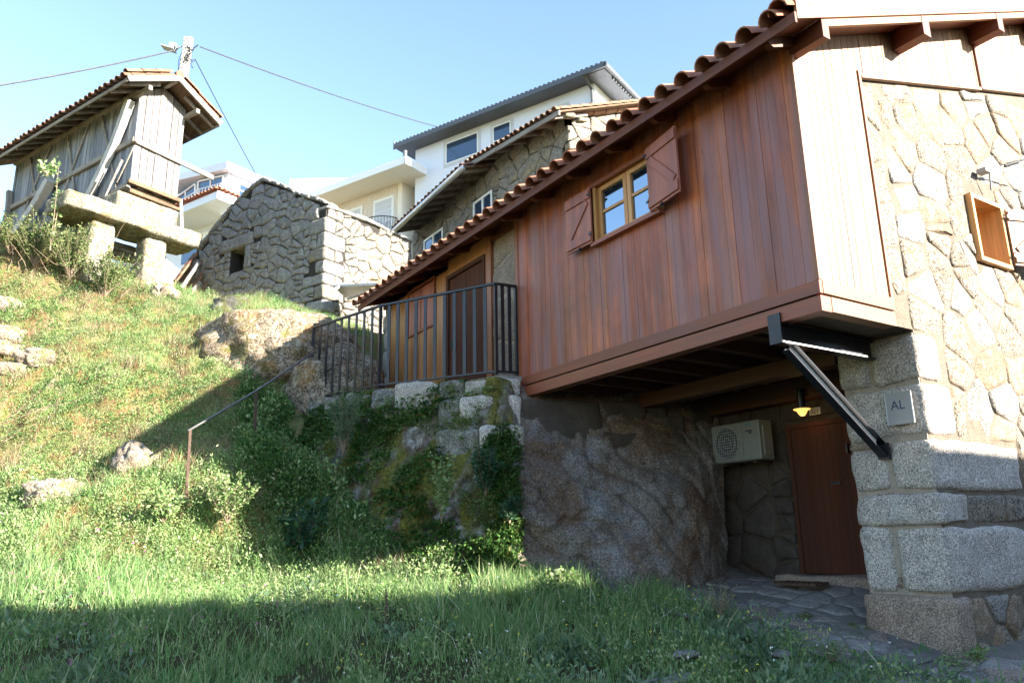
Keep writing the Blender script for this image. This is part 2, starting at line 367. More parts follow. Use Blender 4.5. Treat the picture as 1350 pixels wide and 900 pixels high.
def boulder(name, mat, c, r, label, cat='rock', seed=0, flat=.7, group=None, n=14, kind=None, rough=.28):
    c = np.array(c, float); r = np.array(r, float); vs = []; fs = []; m = n*2
    for i in range(n+1):
        th = math.pi*i/n
        for k in range(m):
            ph = 2*math.pi*k/m; d = np.array([math.sin(th)*math.cos(ph), math.sin(th)*math.sin(ph), math.cos(th)])
            e = np.sign(d)*np.abs(d)**flat; e = e/np.linalg.norm(e)**.6
            rr = 1+rough*nz(d, 1.4, seed)+rough*.5*nz(d, 3.6, seed+5)+rough*.22*nz(d, 9, seed+7)
            vs.append(tuple(e*r*rr))
    for i in range(n):
        for k in range(m): fs.append((i*m+k, (i+1)*m+k, (i+1)*m+(k+1) % m, i*m+(k+1) % m))
    me = bpy.data.meshes.new(name); me.from_pydata(vs, [], fs); me.materials.append(M[mat]); me.shade_smooth()
    o = link(name, me); o.location = c; return meta(o, label, cat, group, kind)

# ---------------------------------------------------------------- rubble walls: clipped cells, each a stone of its own
def clip(poly, nx, ny, d):      # keep nx*x+ny*y <= d
    out = []; m = len(poly)
    for i in range(m):
        a, b = poly[i], poly[(i+1) % m]; da = nx*a[0]+ny*a[1]-d; db = nx*b[0]+ny*b[1]-d
        if da <= 0: out.append(a)
        if (da < 0 < db) or (db < 0 < da):
            t = da/(da-db); out.append((a[0]+t*(b[0]-a[0]), a[1]+t*(b[1]-a[1])))
    return out
def area(p): return .5*sum(p[i][0]*p[(i+1) % len(p)][1]-p[(i+1) % len(p)][0]*p[i][1] for i in range(len(p)))
def inside(p, poly):
    x, y = p; c = False; m = len(poly)
    for i in range(m):
        (x1, y1), (x2, y2) = poly[i], poly[(i+1) % m]
        if (y1 > y) != (y2 > y) and x < (x2-x1)*(y-y1)/(y2-y1)+x1: c = not c
    return c
def cells(outline, rh, rw, gap, holes=(), seed=0, irr=.35, small=.25):
    r = random.Random(seed); xs = [p[0] for p in outline]; ys = [p[1] for p in outline]
    pts = []; y = min(ys)-rh
    while y < max(ys)+rh:
        h = rh*r.uniform(.6, 1.45); x = min(xs)-rw*r.random()
        while x < max(xs)+rw:
            ww = rw*r.uniform(.55, 1.7)
            px, py = x+ww/2, y+h/2+r.uniform(-irr, irr)*h
            if r.random() < small: pts += [(px-ww*.1, py+h*.27), (px+ww*r.uniform(-.1, .25), py-h*.27)]
            else: pts.append((px, py))
            x += ww
        y += h
    if area(outline) < 0: outline = outline[::-1]
    for i, (a, b) in enumerate(pts):
        for (x0, x1, y0, y1) in holes:
            if x0 < a < x1 and y0 < b < y1:
                a = x0-r.uniform(.08, .3)*rw if a-x0 < x1-a else x1+r.uniform(.08, .3)*rw
        pts[i] = (a, b)
    out = []; m = len(outline)
    asp = rw/rh*.75
    for i, p in enumerate(pts):
        if not inside(p, outline): continue
        hit = False
        for (x0, x1, y0, y1) in holes:
            if x0 < p[0] < x1 and y0 < p[1] < y1: hit = True
        if hit: continue
        poly = [(p[0]-rw*1.6, p[1]-rh*1.6), (p[0]+rw*1.6, p[1]-rh*1.6), (p[0]+rw*1.6, p[1]+rh*1.6), (p[0]-rw*1.6, p[1]+rh*1.6)]
        for j, q in enumerate(pts):
            dx, dy = q[0]-p[0], q[1]-p[1]
            if j == i or abs(dx) > rw*3.3 or abs(dy) > rh*3.3: continue
            nx, ny = dx/asp**2, dy; ln = math.hypot(nx, ny)
            if ln < 1e-6: continue
            nx /= ln; ny /= ln
            poly = clip(poly, nx, ny, nx*(p[0]+dx/2)+ny*(p[1]+dy/2)-gap/2)
            if len(poly) < 3: break
        if len(poly) < 3: continue
        for k in range(m):
            a, b = outline[k], outline[(k+1) % m]; nx, ny = b[1]-a[1], -(b[0]-a[0]); ln = math.hypot(nx, ny); nx /= ln; ny /= ln
            poly = clip(poly, nx, ny, nx*a[0]+ny*a[1])
            if len(poly) < 3: break
        for (x0, x1, y0, y1) in holes:
            if len(poly) < 3: break
            g = gap*.5
            c = [(x0-g-p[0], (1, 0, x0-g)), (p[0]-x1-g, (-1, 0, -x1-g)), (y0-g-p[1], (0, 1, y0-g)), (p[1]-y1-g, (0, -1, -y1-g))]
            best = max(c, key=lambda q: q[0]); poly = clip(poly, *best[1])
        if len(poly) < 3: continue
        A = area(poly)
        if A < rh*rw*.02: continue
        out.append(poly)
    return out
def chaikin(p, k=.22):
    o = []
    for i in range(len(p)):
        a, b = p[i], p[(i+1) % len(p)]
        o += [(a[0]*(1-k)+b[0]*k, a[1]*(1-k)+b[1]*k), (a[0]*k+b[0]*(1-k), a[1]*k+b[1]*(1-k))]
    return o
def stone_mesh(poly, O, U, Vv, N, depth, bulge, seed, L, rounding=2, mat=None, zfun=None, ck=.14):
    # add points on long edges, then round, then rings
    q = []
    for i in range(len(poly)):
        a, b = poly[i], poly[(i+1) % len(poly)]; q.append(a)
        if math.hypot(b[0]-a[0], b[1]-a[1]) > .16: q.append(((a[0]+b[0])/2, (a[1]+b[1])/2))
    for _ in range(rounding-1): q = chaikin(q, ck)
    q = [(a+nz((a, b, seed), 7)*.026, b+nz((b, a, seed+9), 7)*.026) for a, b in q]
    n = len(q); cx = sum(p[0] for p in q)/n; cy = sum(p[1] for p in q)/n
    size = math.sqrt(abs(area(q))); e = min(.03, size*.09); tilt = (random.uniform(-.05, .05), random.uniform(-.05, .05)); off = random.uniform(-.35, .35)*bulge
    vs = []
    for ring, (sh, h) in enumerate(((0, -depth), (0, -.25*bulge), (e*.45, .45*bulge), (e*1.6, .85*bulge), (None, 1.0*bulge), (None, 1.05*bulge))):
        for (x, y) in q:
            dx, dy = x-cx, y-cy; d = math.hypot(dx, dy)+1e-6
            f = (d-sh)/d if sh is not None else (.62 if ring == 4 else .28); f = max(f, .3 if sh is not None else 0)
            X, Y = cx+dx*f, cy+dy*f; hh = h+off
            if ring >= 2: hh += (nz((X, Y, seed), 3.2)*.8+nz((X, Y, seed), 10)*.45)*bulge+(X-cx)*tilt[0]+(Y-cy)*tilt[1]
            z = 0 if zfun is None else zfun(X, Y)
            vs.append(O+U*X+Vv*Y+N*(hh+z))
    z = 0 if zfun is None else zfun(cx, cy)
    vs.append(O+U*cx+Vv*cy+N*(bulge*1.05+off+z+nz((cx, cy, seed), 4)*bulge*.6)); c = len(vs)-1
    fs = [(r_*n+i, r_*n+(i+1) % n, (r_+1)*n+(i+1) % n, (r_+1)*n+i) for r_ in range(5) for i in range(n)]
    fs += [(5*n+i, 5*n+(i+1) % n, c) for i in range(n)]
    if np.dot(np.cross(U, Vv), N) < 0: fs = [f[::-1] for f in fs]
    me = bpy.data.meshes.new('stone'); me.from_pydata([tuple(v-L) for v in vs], [], fs); me.materials.append(M[mat]); me.shade_smooth()
    return me
def rubble(parent, O, U, N, outline, rh, rw, gap, depth, bulge, mat, holes=(), seed=0, irr=.35, small=.25, Vv=ZV, zfun=None, rounding=2, name='stone', mats=None):
    L = wloc(parent); k = 0
    for i, poly in enumerate(cells(outline, rh, rw, gap, holes, seed, irr, small)):
        m_ = mat if mats is None else random.choice(mats)
        me = stone_mesh(poly, np.array(O, float), np.array(U, float), np.array(Vv, float), np.array(N, float), depth, bulge, seed*100+i*1.7, L, rounding, m_, zfun)
        link(name, me, parent); k += 1
    return k

# ---------------------------------------------------------------- terrain
def C3(px, py, d): return P(px, py, d)
CT = [C3(*a) for a in [(100,900,6.9),(400,900,6.8),(675,900,6.8),(900,900,6.7),(1100,900,6.6),(1300,895,7.0),(-100,900,7),
 (100,790,8.6),(350,790,8.8),(650,795,8.9),(850,815,8.6),(1000,850,7.7),
 (60,740,9.3),(250,745,10.0),(320,757,10.25),(400,762,10.2),(320,722,10.36),(320,688,10.42),(250,705,10.22),(385,705,10.55),(550,765,9.7),(700,775,9.6),(830,795,9.3),
 (60,660,10.3),(160,672,10.2),(250,664,10.38),(322,648,10.5),(375,645,10.75),(-80,660,10.5),(250,618,11.0),(330,612,11.5),(160,630,10.8),
 (0,600,11.2),(150,600,11.3),(250,585,11.6),(333,572,12.1),(390,560,12.6),
 (0,520,12.1),(150,520,12.3),(300,505,13.0),(385,500,13.6),(-100,520,12.2),
 (0,450,13.1),(150,450,13.4),(300,440,14.3),(400,455,14.6),
 (0,380,14.2),(100,395,14.5),(215,396,15.6),(300,402,15.6),(400,425,15.6),(-100,380,14.3),
 (0,318,15.3),(60,338,15.4),(140,368,15.4),(450,440,16.0),(495,450,16.5)]]
CT += [V3(*a) for a in [(0,0,-1.6),(3,-3,-1.7),(-5,0,-1.6),(4,2.5,-1.45),(8,0,-1.4),(14,0,-1.4),(0,-12,-2),(14,-12,-2),(-12,4,-1.3),
 (7.5,4.0,-1.13),(9.5,3.6,-1.2),(12,3.6,-1.2),(7.4,5.6,-.8),(8.6,5.8,-.56),(8.6,7.3,-.55),(7.4,6.8,-.68),(6.3,6.6,-.78),
 (10,6,-.6),(12,8,-.6),(9.5,9.5,.2),(7.5,9.5,.5),(6,10.5,.9),(6.5,12.5,1.4),(8,15,4.2),(12,13,4.5),(16,10,3),(5.6,14.5,3.2),
 (6.1,17.5,5.0),(3.8,21.4,6.2),(9,18,5.3),(8.6,20.6,6.0),(1.5,19.5,6.0),(-1,22,6.9),(-6,14,3.3),(-8,20,6.5),(-14,12,3),(12,20,7),(12,27,8.5),(0,32,9.5),(8,32,10),(18,24,9),(20,34,13),(-10,34,10),(5,50,14),(25,55,17),(-20,50,13),
 (-60,0,-2),(60,-20,-3),(0,-60,-4),(-50,60,14),(60,60,22),(50,10,6)]]
CT = np.array(CT)
def _tps():
    X = CT[:, :2]; d = np.linalg.norm(X[:, None]-X[None], axis=2); K = np.where(d > 0, d*d*np.log(d+1e-12), 0)+np.eye(len(X))*.12
    A = np.zeros((len(X)+3,)*2); A[:len(X), :len(X)] = K; A[:len(X), -3] = 1; A[:len(X), -2:] = X; A[-3, :len(X)] = 1; A[-2:, :len(X)] = X.T
    return np.linalg.solve(A, np.concatenate([CT[:, 2], [0, 0, 0]]))
TW = _tps()
def vn2(x, y, seed=0):     # cheap smooth value noise, vectorised
    x = np.asarray(x, float)+seed*17.3; y = np.asarray(y, float)-seed*9.1; xi, yi = np.floor(x), np.floor(y); fx, fy = x-xi, y-yi
    fx = fx*fx*(3-2*fx); fy = fy*fy*(3-2*fy)
    def h(a, b): q = np.sin(a*127.1+b*311.7+seed*74.7)*43758.5453; return q-np.floor(q)
    return (h(xi, yi)*(1-fx)+h(xi+1, yi)*fx)*(1-fy)+(h(xi, yi+1)*(1-fx)+h(xi+1, yi+1)*fx)*fy
def fbm(x, y, sc, seed=0, o=3): return sum(vn2(x*sc*2**k, y*sc*2**k, seed+k*5)*.5**k for k in range(o))/sum(.5**k for k in range(o))
def TZ(x, y, rough=True):
    x = np.asarray(x, float); y = np.asarray(y, float); R = np.hypot(x-5, y-8); k = np.where(R > 70, 70/np.maximum(R, 1), 1); X, Y = 5+(x-5)*k, 8+(y-8)*k
    z = TW[-3]+TW[-2]*X+TW[-1]*Y
    for (cx, cy), w_ in zip(CT[:, :2], TW[:-3]):
        d2 = (X-cx)**2+(Y-cy)**2; z = z+w_*.5*d2*np.log(d2+1e-12)
    if rough:
        hill = np.clip((y-9+.4*x*0)/3, 0, 1)*np.clip((5.2-x)/1.0, 0, 1)*np.clip((40-y)/5, 0, 1)
        z = z+hill*(fbm(x, y, .9, 3)-.5)*.6+hill*(fbm(x, y, 2.6, 8)-.5)*.42+hill*np.maximum(0, fbm(x, y, 5.5, 18)-.5)*.5+(fbm(x, y, 1.5, 5)-.5)*.05
    return z
def build_ground():
    def axis(c, half, n, far): t = np.linspace(-1, 1, n); return c+half*t+np.sign(t)*np.maximum(0, np.abs(t)-.72)**3*far/.28**3
    xs = axis(3, 11, 260, 900); ys = axis(10, 14, 330, 900); X, Y = np.meshgrid(xs, ys, indexing='ij'); Z = TZ(X, Y)
    nx, ny = len(xs), len(ys); i = np.arange(nx-1)[:, None]*ny+np.arange(ny-1)[None]; q = np.stack([i, i+ny, i+ny+1, i+1], -1).reshape(-1, 4)
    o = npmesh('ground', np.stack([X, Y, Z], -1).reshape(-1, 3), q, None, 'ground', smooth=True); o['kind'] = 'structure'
build_ground()
# ================================================================ MAIN HOUSE
GY = 4.145; XF = 6.0; YE = 9.03; XC = 7.5
def zroof(x): return 4.60+.415*(x-5.6)            # underside of the roof boards
house = thing('stone_house', 'large granite and brown timber house with a boarded upper storey jutting over the porch', 'house', (7.5, 4.3, -1.1))
# --- gable wall
_g = [(XC+.03, -1.6), (17, -1.6), (17, 4.9), (11.8, zroof(11.8)), (6.05, zroof(6.05)), (6.05, 2.0), (XC+.03, 2.0)]
_m = MB()
for lim in ([(1, 0, 9.11)], [(-1, 0, -9.75)], [(1, 0, 9.75), (-1, 0, -9.11), (0, 1, 3.06)], [(1, 0, 9.75), (-1, 0, -9.11), (0, -1, -3.81)]):
    q_ = list(_g)
    for l_ in lim: q_ = clip(q_, *l_)
    _m.prism([(x_, 5.0, z_) for x_, z_ in q_], (0, -(5.0-GY-.010), 0))
gw = _m.build('gable_wall', 'mortar_gable', house)
WX0, WX1, WZ0, WZ1 = 9.12, 9.74, 3.07, 3.80     # gable window
quoin = [ # x1, z0, z1, y1 (depth on the end face), material
 (7.86, 1.49, 1.96, 4.62, 'granite_quoin'), (8.02, .94, 1.46, 5.0, 'granite_quoin'), (9.2, .41, .91, 4.56, 'granite_quoin'),
 (7.98, .10, .38, 5.0, 'granite_quoin'), (9.05, -.55, .07, 4.62, 'granite_quoin'), (7.76, -1.25, -.58, 5.02, 'granite_base')]
holes = [(XC-.1, q[0]+.03, q[1]-.03, q[2]+.03) for q in quoin]
for i, (x1, z0, z1, y1, m_) in enumerate(quoin):
    xx = XC-.03-(.03 if i == 5 else 0)
    block('stone', m_, gw, (xx, GY-.035, z0), (x1-xx, 0, 0), (0, y1-GY+.035, 0), (0, 0, z1-z0), n=12, rnd=.15, amp=.022, seed=i+3)
for i, (y0, y1, z0, z1) in enumerate([(4.66, 5.02, 1.5, 1.95), (4.60, 5.0, .42, .84), (4.66, 4.99, -.55, .07)]):
    block('stone', 'granite_quoin', gw, (XC-.035, y0, z0), (.5, 0, 0), (0, y1-y0, 0), (0, 0, z1-z0), n=9, rnd=.17, amp=.02, seed=i+23)
for i, (y0, y1, z0, z1) in enumerate([(4.60, 5.0, .86, .93), (4.57, 4.75, .385, .41), (4.62, 4.665, -.5, -.4)]):
    block('stone', 'granite_base', gw, (XC-.015, y0, z0), (.2, 0, 0), (0, y1-y0, 0), (0, 0, z1-z0), n=4, rnd=.3, amp=.008, seed=i+53)
# mortar bed behind the quoins, a little back from their faces
MB().xyz(XC+.01, XC+.6, GY+.015, 4.985, -1.5, 1.97).build('mortar', 'mortar_quoin', gw)
gout = [(XC+.02, -1.5), (13.2, -1.5), (13.2, 6.30), (9.9, 5.50), (7.18, 4.70), (7.15, 2.02), (XC+.02, 2.0)]
cells_out = [(XC+.02, -1.5), (13.2, -1.5), (13.2, 6.30), (7.16, 4.70), (7.12, 2.02), (XC+.02, 1.98)]
rubble(gw, (0, GY+.01, 0), (1, 0, 0), (0, -1, 0), [(XC+.02, -1.5), (13.2, -1.5), (13.2, 6.33), (7.52, 4.80), (XC+.02, 2.0)],  .38, .56, .016, .1, .02, 'granite_gable', holes+[(WX0-.06, WX1+.06, WZ0-.06, WZ1+.06)], seed=5, irr=.25, small=.16, mats=['granite_gable', 'granite_gable', 'granite_gable_grey', 'granite_gable_tan'])
rubble(gw, (0, GY+.01, 0), (1, 0, 0), (0, -1, 0), [(7.16, 2.04), (7.49, 2.04), (7.49, 4.80), (7.16, 4.71)], .4, .5, .012, .1, .013, 'granite_gable', seed=9, irr=.25, small=0)
# --- gable boarding: down the corner strip and above the stone
gb = MB().prism([(XF+.02, GY-.004, 2.2), (7.12, GY-.004, 2.2), (7.12, GY-.004, 4.72), (12.9, GY-.004, 6.28), (12.9, GY-.004, zroof(11.8)-.4), (11.8, GY-.004, zroof(11.8)), (XF+.02, GY-.004, zroof(XF+.02))], (0, .03, 0)).build('boarded_gable', 'stain', house)
x = XF+.012; i = 0; pw = .112
while x < 11.7:
    x1 = x+pw-.009
    zb = 2.25 if x1 < 7.13 else 4.75+.27*(x-7.16); zb1 = 2.25 if x1 < 7.13 else 4.75+.27*(x1-7.16)
    pr = random.uniform(0, .004)
    MB().prism([(x, GY-.03-pr, zb), (x1, GY-.03-pr, zb1), (x1, GY-.03-pr, zroof(x1)-.002), (x, GY-.03-pr, zroof(x)-.002)], (0, .024, 0)).build('plank', 'bleached_wood', gb)
    x += pw; i += 1
MB().xyz(7.125, 7.165, GY-.05, GY-.004, 2.25, 4.80).build('corner_batten', 'trim_z', gb)
MB().beam((7.17, GY-.03, 4.745), (9.86, GY-.03, 5.475), .05, .04).build('batten', 'trim_x', gb)
MB().beam((9.90, GY-.03, 5.50), (12.9, GY-.03, 6.30), .05, .04).build('batten', 'trim_x', gb)
MB().xyz(9.86, 9.92, GY-.06, GY-.033, 5.48, zroof(9.88)-.02).build('batten', 'trim_z', gb)
# --- wooden facade
fw = MB().xyz(XF+.024, XF+.06, GY+.03, YE-.01, 2.11, zroof(XF)).build('boarded_facade', 'stain', house)
WY0, WY1, FZ0, FZ1 = 6.02, 7.12, 3.66, 4.40      # facade window
y = GY-.02; n = 0; pw = .1085
while y < YE-.02:
    y1 = y+pw-.0028; pr = random.uniform(-.002, .003); spans = [(2.255, zroof(XF)-.002)]
    if y1 > WY0-.05 and y < WY1+.05: spans = [(2.255, FZ0-.03), (FZ1+.03, zroof(XF)-.002)]
    for (a, b) in spans: MB().xyz(XF-pr, XF+.022, y, y1, a, b).build('plank', 'facade_wood', fw)
    y += pw
MB().xyz(XF-.022, XF+.022, GY-.06, YE, 2.125, 2.25).build('trim_board', 'trim_y', fw)
MB().xyz(XF-.018, XF+.13, GY-.055, YE, 1.96, 2.105).build('floor_beam', 'trim_y', fw)
MB().xyz(XF+.024, 7.14, GY-.066, GY-.008, 2.125, 2.25).build('trim_board', 'trim_x', fw)
MB().xyz(XF+.134, 7.13, GY-.06, GY+.08, 1.965, 2.105).build('floor_beam', 'trim_x', fw)
MB().xyz(XF-.026, XF+.02, GY-.068, GY-.022, 2.252, zroof(XF)-.2).build('corner_post', 'trim_z', fw)
MB().xyz(XF-.012, XF+.02, YE-.005, YE+.055, 1.97, zroof(XF)-.003).build('corner_post', 'trim_z', fw)
# --- floor over the porch
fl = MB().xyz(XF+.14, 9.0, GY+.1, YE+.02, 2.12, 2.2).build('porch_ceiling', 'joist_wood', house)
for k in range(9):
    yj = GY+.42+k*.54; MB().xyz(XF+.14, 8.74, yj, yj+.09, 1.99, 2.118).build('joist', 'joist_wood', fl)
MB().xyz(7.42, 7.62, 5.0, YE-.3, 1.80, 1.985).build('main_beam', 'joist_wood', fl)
MB().xyz(8.5, 8.74, 5.0, 8.2, 1.72, 1.985).build('main_beam', 'joist_wood', fl)
# --- porch back wall with its stones, door, stone step
pw_ = MB().xyz(8.78, 9.2, 4.99, 9.0, -1.2, 2.12).build('porch_wall', 'mortar_porch', house)
DY0, DY1, DZ0, DZ1 = 5.72, 6.70, -.46, 1.43
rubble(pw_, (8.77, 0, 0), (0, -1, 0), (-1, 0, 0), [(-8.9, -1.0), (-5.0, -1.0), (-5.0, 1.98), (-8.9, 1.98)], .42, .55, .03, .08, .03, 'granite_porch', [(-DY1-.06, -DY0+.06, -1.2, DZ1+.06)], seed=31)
dr = MB().xyz(8.72, 8.76, DY0+.055, DY1-.055, DZ0, DZ1-.055).build('door', 'stain', house)
for k in range(9):
    a = DY0+.06+k*(DY1-DY0-.12)/9; MB().xyz(8.70, 8.722, a, a+(DY1-DY0-.12)/9-.003, DZ0+.01, DZ1-.06).build('plank', 'door_wood', dr)
MB().xyz(8.69, 8.775, DY0, DY0+.055, DZ0, DZ1).xyz(8.69, 8.775, DY1-.055, DY1, DZ0, DZ1).xyz(8.69, 8.775, DY0+.055, DY1-.055, DZ1-.055, DZ1).build('frame', 'door_wood', dr)
MB().xyz(8.685, 8.70, 5.98, 6.12, .62, .655).build('letter_slot', 'black_steel', dr)
MB().xyz(8.66, 8.70, 5.81, 5.84, .98, 1.1).build('handle', 'black_steel', dr)
block('door_step', 'granite_base', house, (8.4, 5.55, -.66), (.4, 0, 0), (0, 1.35, 0), (0, 0, .20), n=7, rnd=.25, amp=.015, seed=71)
# --- facade window with shutters
wi = MB().xyz(XF+.09, XF+.11, WY0-.02, WY1+.02, FZ0-.02, FZ1+.02).build('window', 'ac_dark', house)
MB().xyz(XF-.06, XF+.023, WY0-.045, WY0, FZ0, FZ1).build('reveal', 'frame_wood', wi); MB().xyz(XF-.06, XF+.023, WY1, WY1+.045, FZ0, FZ1).build('reveal', 'frame_wood', wi)
MB().xyz(XF-.075, XF+.02, WY0-.05, WY1+.12, FZ1+.002, FZ1+.05).build('lintel', 'trim_y', wi)
MB().xyz(XF-.09, XF+.02, WY0-.06, WY1+.10, FZ0-.05, FZ0-.002).build('sill', 'trim_y', wi)
ym = (WY0+WY1)/2
for a, b in ((WY0, ym-.006), (ym+.006, WY1)):
    t_ = .062; zz = (FZ0+FZ1)/2+.02
    fr = MB().xyz(XF-.01, XF+.023, a, a+t_, FZ0, FZ1).xyz(XF-.01, XF+.023, b-t_, b, FZ0, FZ1).xyz(XF-.009, XF+.022, a+t_, b-t_, FZ0, FZ0+t_).xyz(XF-.009, XF+.022, a+t_, b-t_, FZ1-t_, FZ1).xyz(XF+.0, XF+.018, a+t_, b-t_, zz-.018, zz+.018).build('casement', 'frame_wood', wi)
    for z0, z1 in ((FZ0+t_, zz-.018), (zz+.018, FZ1-t_)): MB().xyz(XF+.019, XF+.0235, a+t_, b-t_, z0, z1).build('pane', 'glass', wi)
def shutter(parent, hinge, out, up, nrm, wd, ht, mat='shutter_wood', flip=False):
    # boards with two ledges and a diagonal brace; hinge = lower hinge corner, out = direction away from the hinge
    hinge, out, nrm = np.array(hinge, float), np.array(out, float), np.array(nrm, float); up = np.array(up, float)
    s = MB().box(hinge+nrm*-.0, out*wd, up*ht, nrm*.022).build('shutter', mat, parent)
    for j in range(4): MB().box(hinge+out*(wd*j/4+.003)+nrm*.0225, out*(wd/4-.006), up*ht, nrm*.003).build('plank', mat, s) if s.parent is None else None
    b = MB()
    b.box(hinge+up*.03+nrm*.0225+out*.004, out*(wd-.008), up*.13, nrm*.02); b.box(hinge+up*(ht-.15)+nrm*.0225+out*.004, out*(wd-.008), up*.12, nrm*.02)
    p, q = (hinge+up*.165+out*.05, hinge+up*(ht-.16)+out*(wd-.05)) if not flip else (hinge+up*.165+out*(wd-.05), hinge+up*(ht-.16)+out*.05)
    d = q-p; ln = np.linalg.norm(d); d /= ln; sdv = np.cross(nrm, d)
    b.box(p-sdv*.05+nrm*.0225+d*.02, d*(ln-.04), sdv*.10, nrm*.018).build('ledge', mat, s, bevel=.004)
    h = MB()
    for zz in (.1, ht-.12): h.box(hinge+up*zz+nrm*.0435-out*.02, out*.05, up*.03, nrm*.006)
    h.tube([hinge+out*wd*.45+nrm*.03-up*.05, hinge+out*wd*.45+nrm*.03+up*.015], .008, 6); h.tube([hinge+out*wd*.45+nrm*.0-up*.02, hinge+out*wd*.45+nrm*.06-up*.02], .012, 6)
    h.build('hinge', 'black_steel', s)
    return s
shutter(wi, (XF-.085, WY1+.05, FZ0-.01), (0, 1, 0), ZV, (-1, 0, 0), .52, .76, flip=True)
sa = math.radians(9)
shutter(wi, (XF-.10, WY0+.06, FZ0-.01), (-math.sin(sa), -math.cos(sa), 0), ZV, (-math.cos(sa), math.sin(sa), 0), .58, .80, flip=True)
# --- gable window with open shutter
gwi = MB().xyz(WX0-.01, WX1+.01, GY+.34, GY+.37, WZ0, WZ1).build('window', 'ac_dark', house); gwi['label'] = 'small square gable window with its shutter swung open'
MB().xyz(WX0-.05, WX0, GY-.06, GY+.34, WZ0-.05, WZ1+.05).xyz(WX1, WX1+.05, GY-.06, GY+.34, WZ0-.05, WZ1+.05).xyz(WX0, WX1, GY-.058, GY+.34, WZ1, WZ1+.05).xyz(WX0, WX1, GY-.058, GY+.34, WZ0-.05, WZ0).build('frame', 'frame_wood', gwi)
MB().xyz(WX0+.04, WX1-.04, GY+.3, GY+.308, WZ0+.04, WZ1-.04).build('pane', 'glass', gwi)
ga = math.radians(20)
shutter(gwi, (WX1+.06, GY-.07, WZ0+.0), (math.cos(ga), -math.sin(ga), 0), ZV, (-math.sin(ga), -math.cos(ga), 0), .62, .72, 'bleached_wood')
# --- wall beside the terrace: stone strip, door, boarding, shuttered window
tw = MB().xyz(XF+.05, XF+.35, YE+.03, 13.95, 1.2, zroof(XF+.05)).build('terrace_wall', 'mortar_quoin', house)
rubble(tw, (XF+.045, 0, 0), (0, -1, 0), (-1, 0, 0), [(-9.78, 2.2), (-9.06, 2.2), (-9.06, 4.70), (-9.78, 4.70)], .55, 1.0, .03, .08, .03, 'granite_base', seed=41, small=0)
rubble(tw, (XF+.045, 0, 0), (0, -1, 0), (-1, 0, 0), [(-14.0, 2.0), (-13.72, 2.0), (-13.72, 4.7), (-14.0, 4.7)], .35, .4, .02, .08, .03, 'granite_quoin', seed=42, small=0)
MB().xyz(XF-.01, XF+.05, 9.79, 9.95, 2.2, 4.72).build('post', 'trim_z', tw)
y = 11.24
while y < 13.68:
    if 11.72 < y+.05 < 12.78: spans = [(2.2, 3.72), (4.56, 4.72)]
    else: spans = [(2.2, 4.72)]
    for a, b in spans: MB().xyz(XF+.01, XF+.048, y, y+.104, a, b).build('plank', 'terrace_wood', tw)
    y += .108
MB().xyz(XF+.005, XF+.048, 9.96, 11.23, 4.44, 4.72).build('plank', 'terrace_wood', tw)
d2 = MB().xyz(XF+.03, XF+.048, 10.02, 11.16, 2.25, 4.36).build('door', 'stain', house); d2['label'] = 'upper door onto the terrace behind the railing'
for k in range(8): MB().xyz(XF+.005, XF+.029, 10.03+k*.141, 10.03+k*.141+.136, 2.26, 4.35).build('plank', 'door_wood', d2)
MB().xyz(XF-.03, XF+.048, 9.955, 10.02, 2.25, 4.36).xyz(XF-.03, XF+.048, 11.16, 11.235, 2.25, 4.36).xyz(XF-.03, XF+.048, 9.955, 11.235, 4.362, 4.435).build('frame', 'door_wood', d2)
MB().xyz(XF-.05, XF+.0, 10.99, 11.02, 3.1, 3.28).tube([(XF-.05, 11.0, 3.2), (XF-.06, 10.88, 3.2)], .012, 6).build('handle', 'black_steel', d2)
w2 = MB().xyz(XF+.03, XF+.048, 11.74, 12.77, 3.74, 4.55).build('window', 'stain', house); w2['label'] = 'small shuttered window behind the railing'
for a in (11.76, 12.27):
    for k in range(4): MB().xyz(XF-.0, XF+.029, a+k*.121, a+k*.121+.118, 3.76, 4.53).build('shutter_board', 'shutter_wood', w2)
MB().xyz(XF-.02, XF+.048, 11.70, 11.745, 3.70, 4.6).xyz(XF-.02, XF+.048, 12.765, 12.81, 3.70, 4.6).xyz(XF-.021, XF+.048, 11.745, 12.765, 3.70, 3.745).xyz(XF-.021, XF+.048, 11.745, 12.765, 4.55, 4.6).build('frame', 'trim_y', w2)
# other walls, never seen from the lane side
MB().xyz(16.6, 17, 5.0, 14, -1.5, 4.6).xyz(6.4, 17, 13.6, 14, 0, 4.5).xyz(9.2, 16.6, 5.02, 13.6, 2.1, 2.2).build('rear_wall', 'mortar_gable', house)
# --- roof
X0, X1, Y0, Y1 = 5.6, 11.8, 3.72, 14.25
def rs(x): return zroof(x)
rf = MB().prism([(X0, Y0+.03, rs(X0)), (X1, Y0+.03, rs(X1)), (X1, Y0+.03, rs(X1)+.03), (X0, Y0+.03, rs(X0)+.03)], (0, Y1-Y0-.03, 0)).prism([(X1, Y0+.03, rs(X1)), (18, Y0+.03, rs(5.6)), (18, Y0+.03, rs(5.6)+.03), (X1, Y0+.03, rs(X1)+.03)], (0, Y1-Y0-.03, 0)).build('roof', 'eave_wood', house)
MB().xyz(X0-.03, X0-.002, Y0, Y1, rs(X0)-.05, rs(X0)+.06).build('fascia_board', 'eave_wood', rf)
sl_ = V3(1, 0, .415)
MB().box((X0+.01, Y0-.002, rs(X0)+.0), sl_*(X1-X0), (0, .028, 0), (0, 0, .26)).build('barge_board', 'trim_x', rf)
MB().box((X0+.45, Y0+.026, rs(X0+.45)-.085), sl_*(X1-X0-.45), (0, .045, 0), (0, 0, .083)).build('barge_board', 'trim_x', rf)
nr = 0; y = Y0+.35
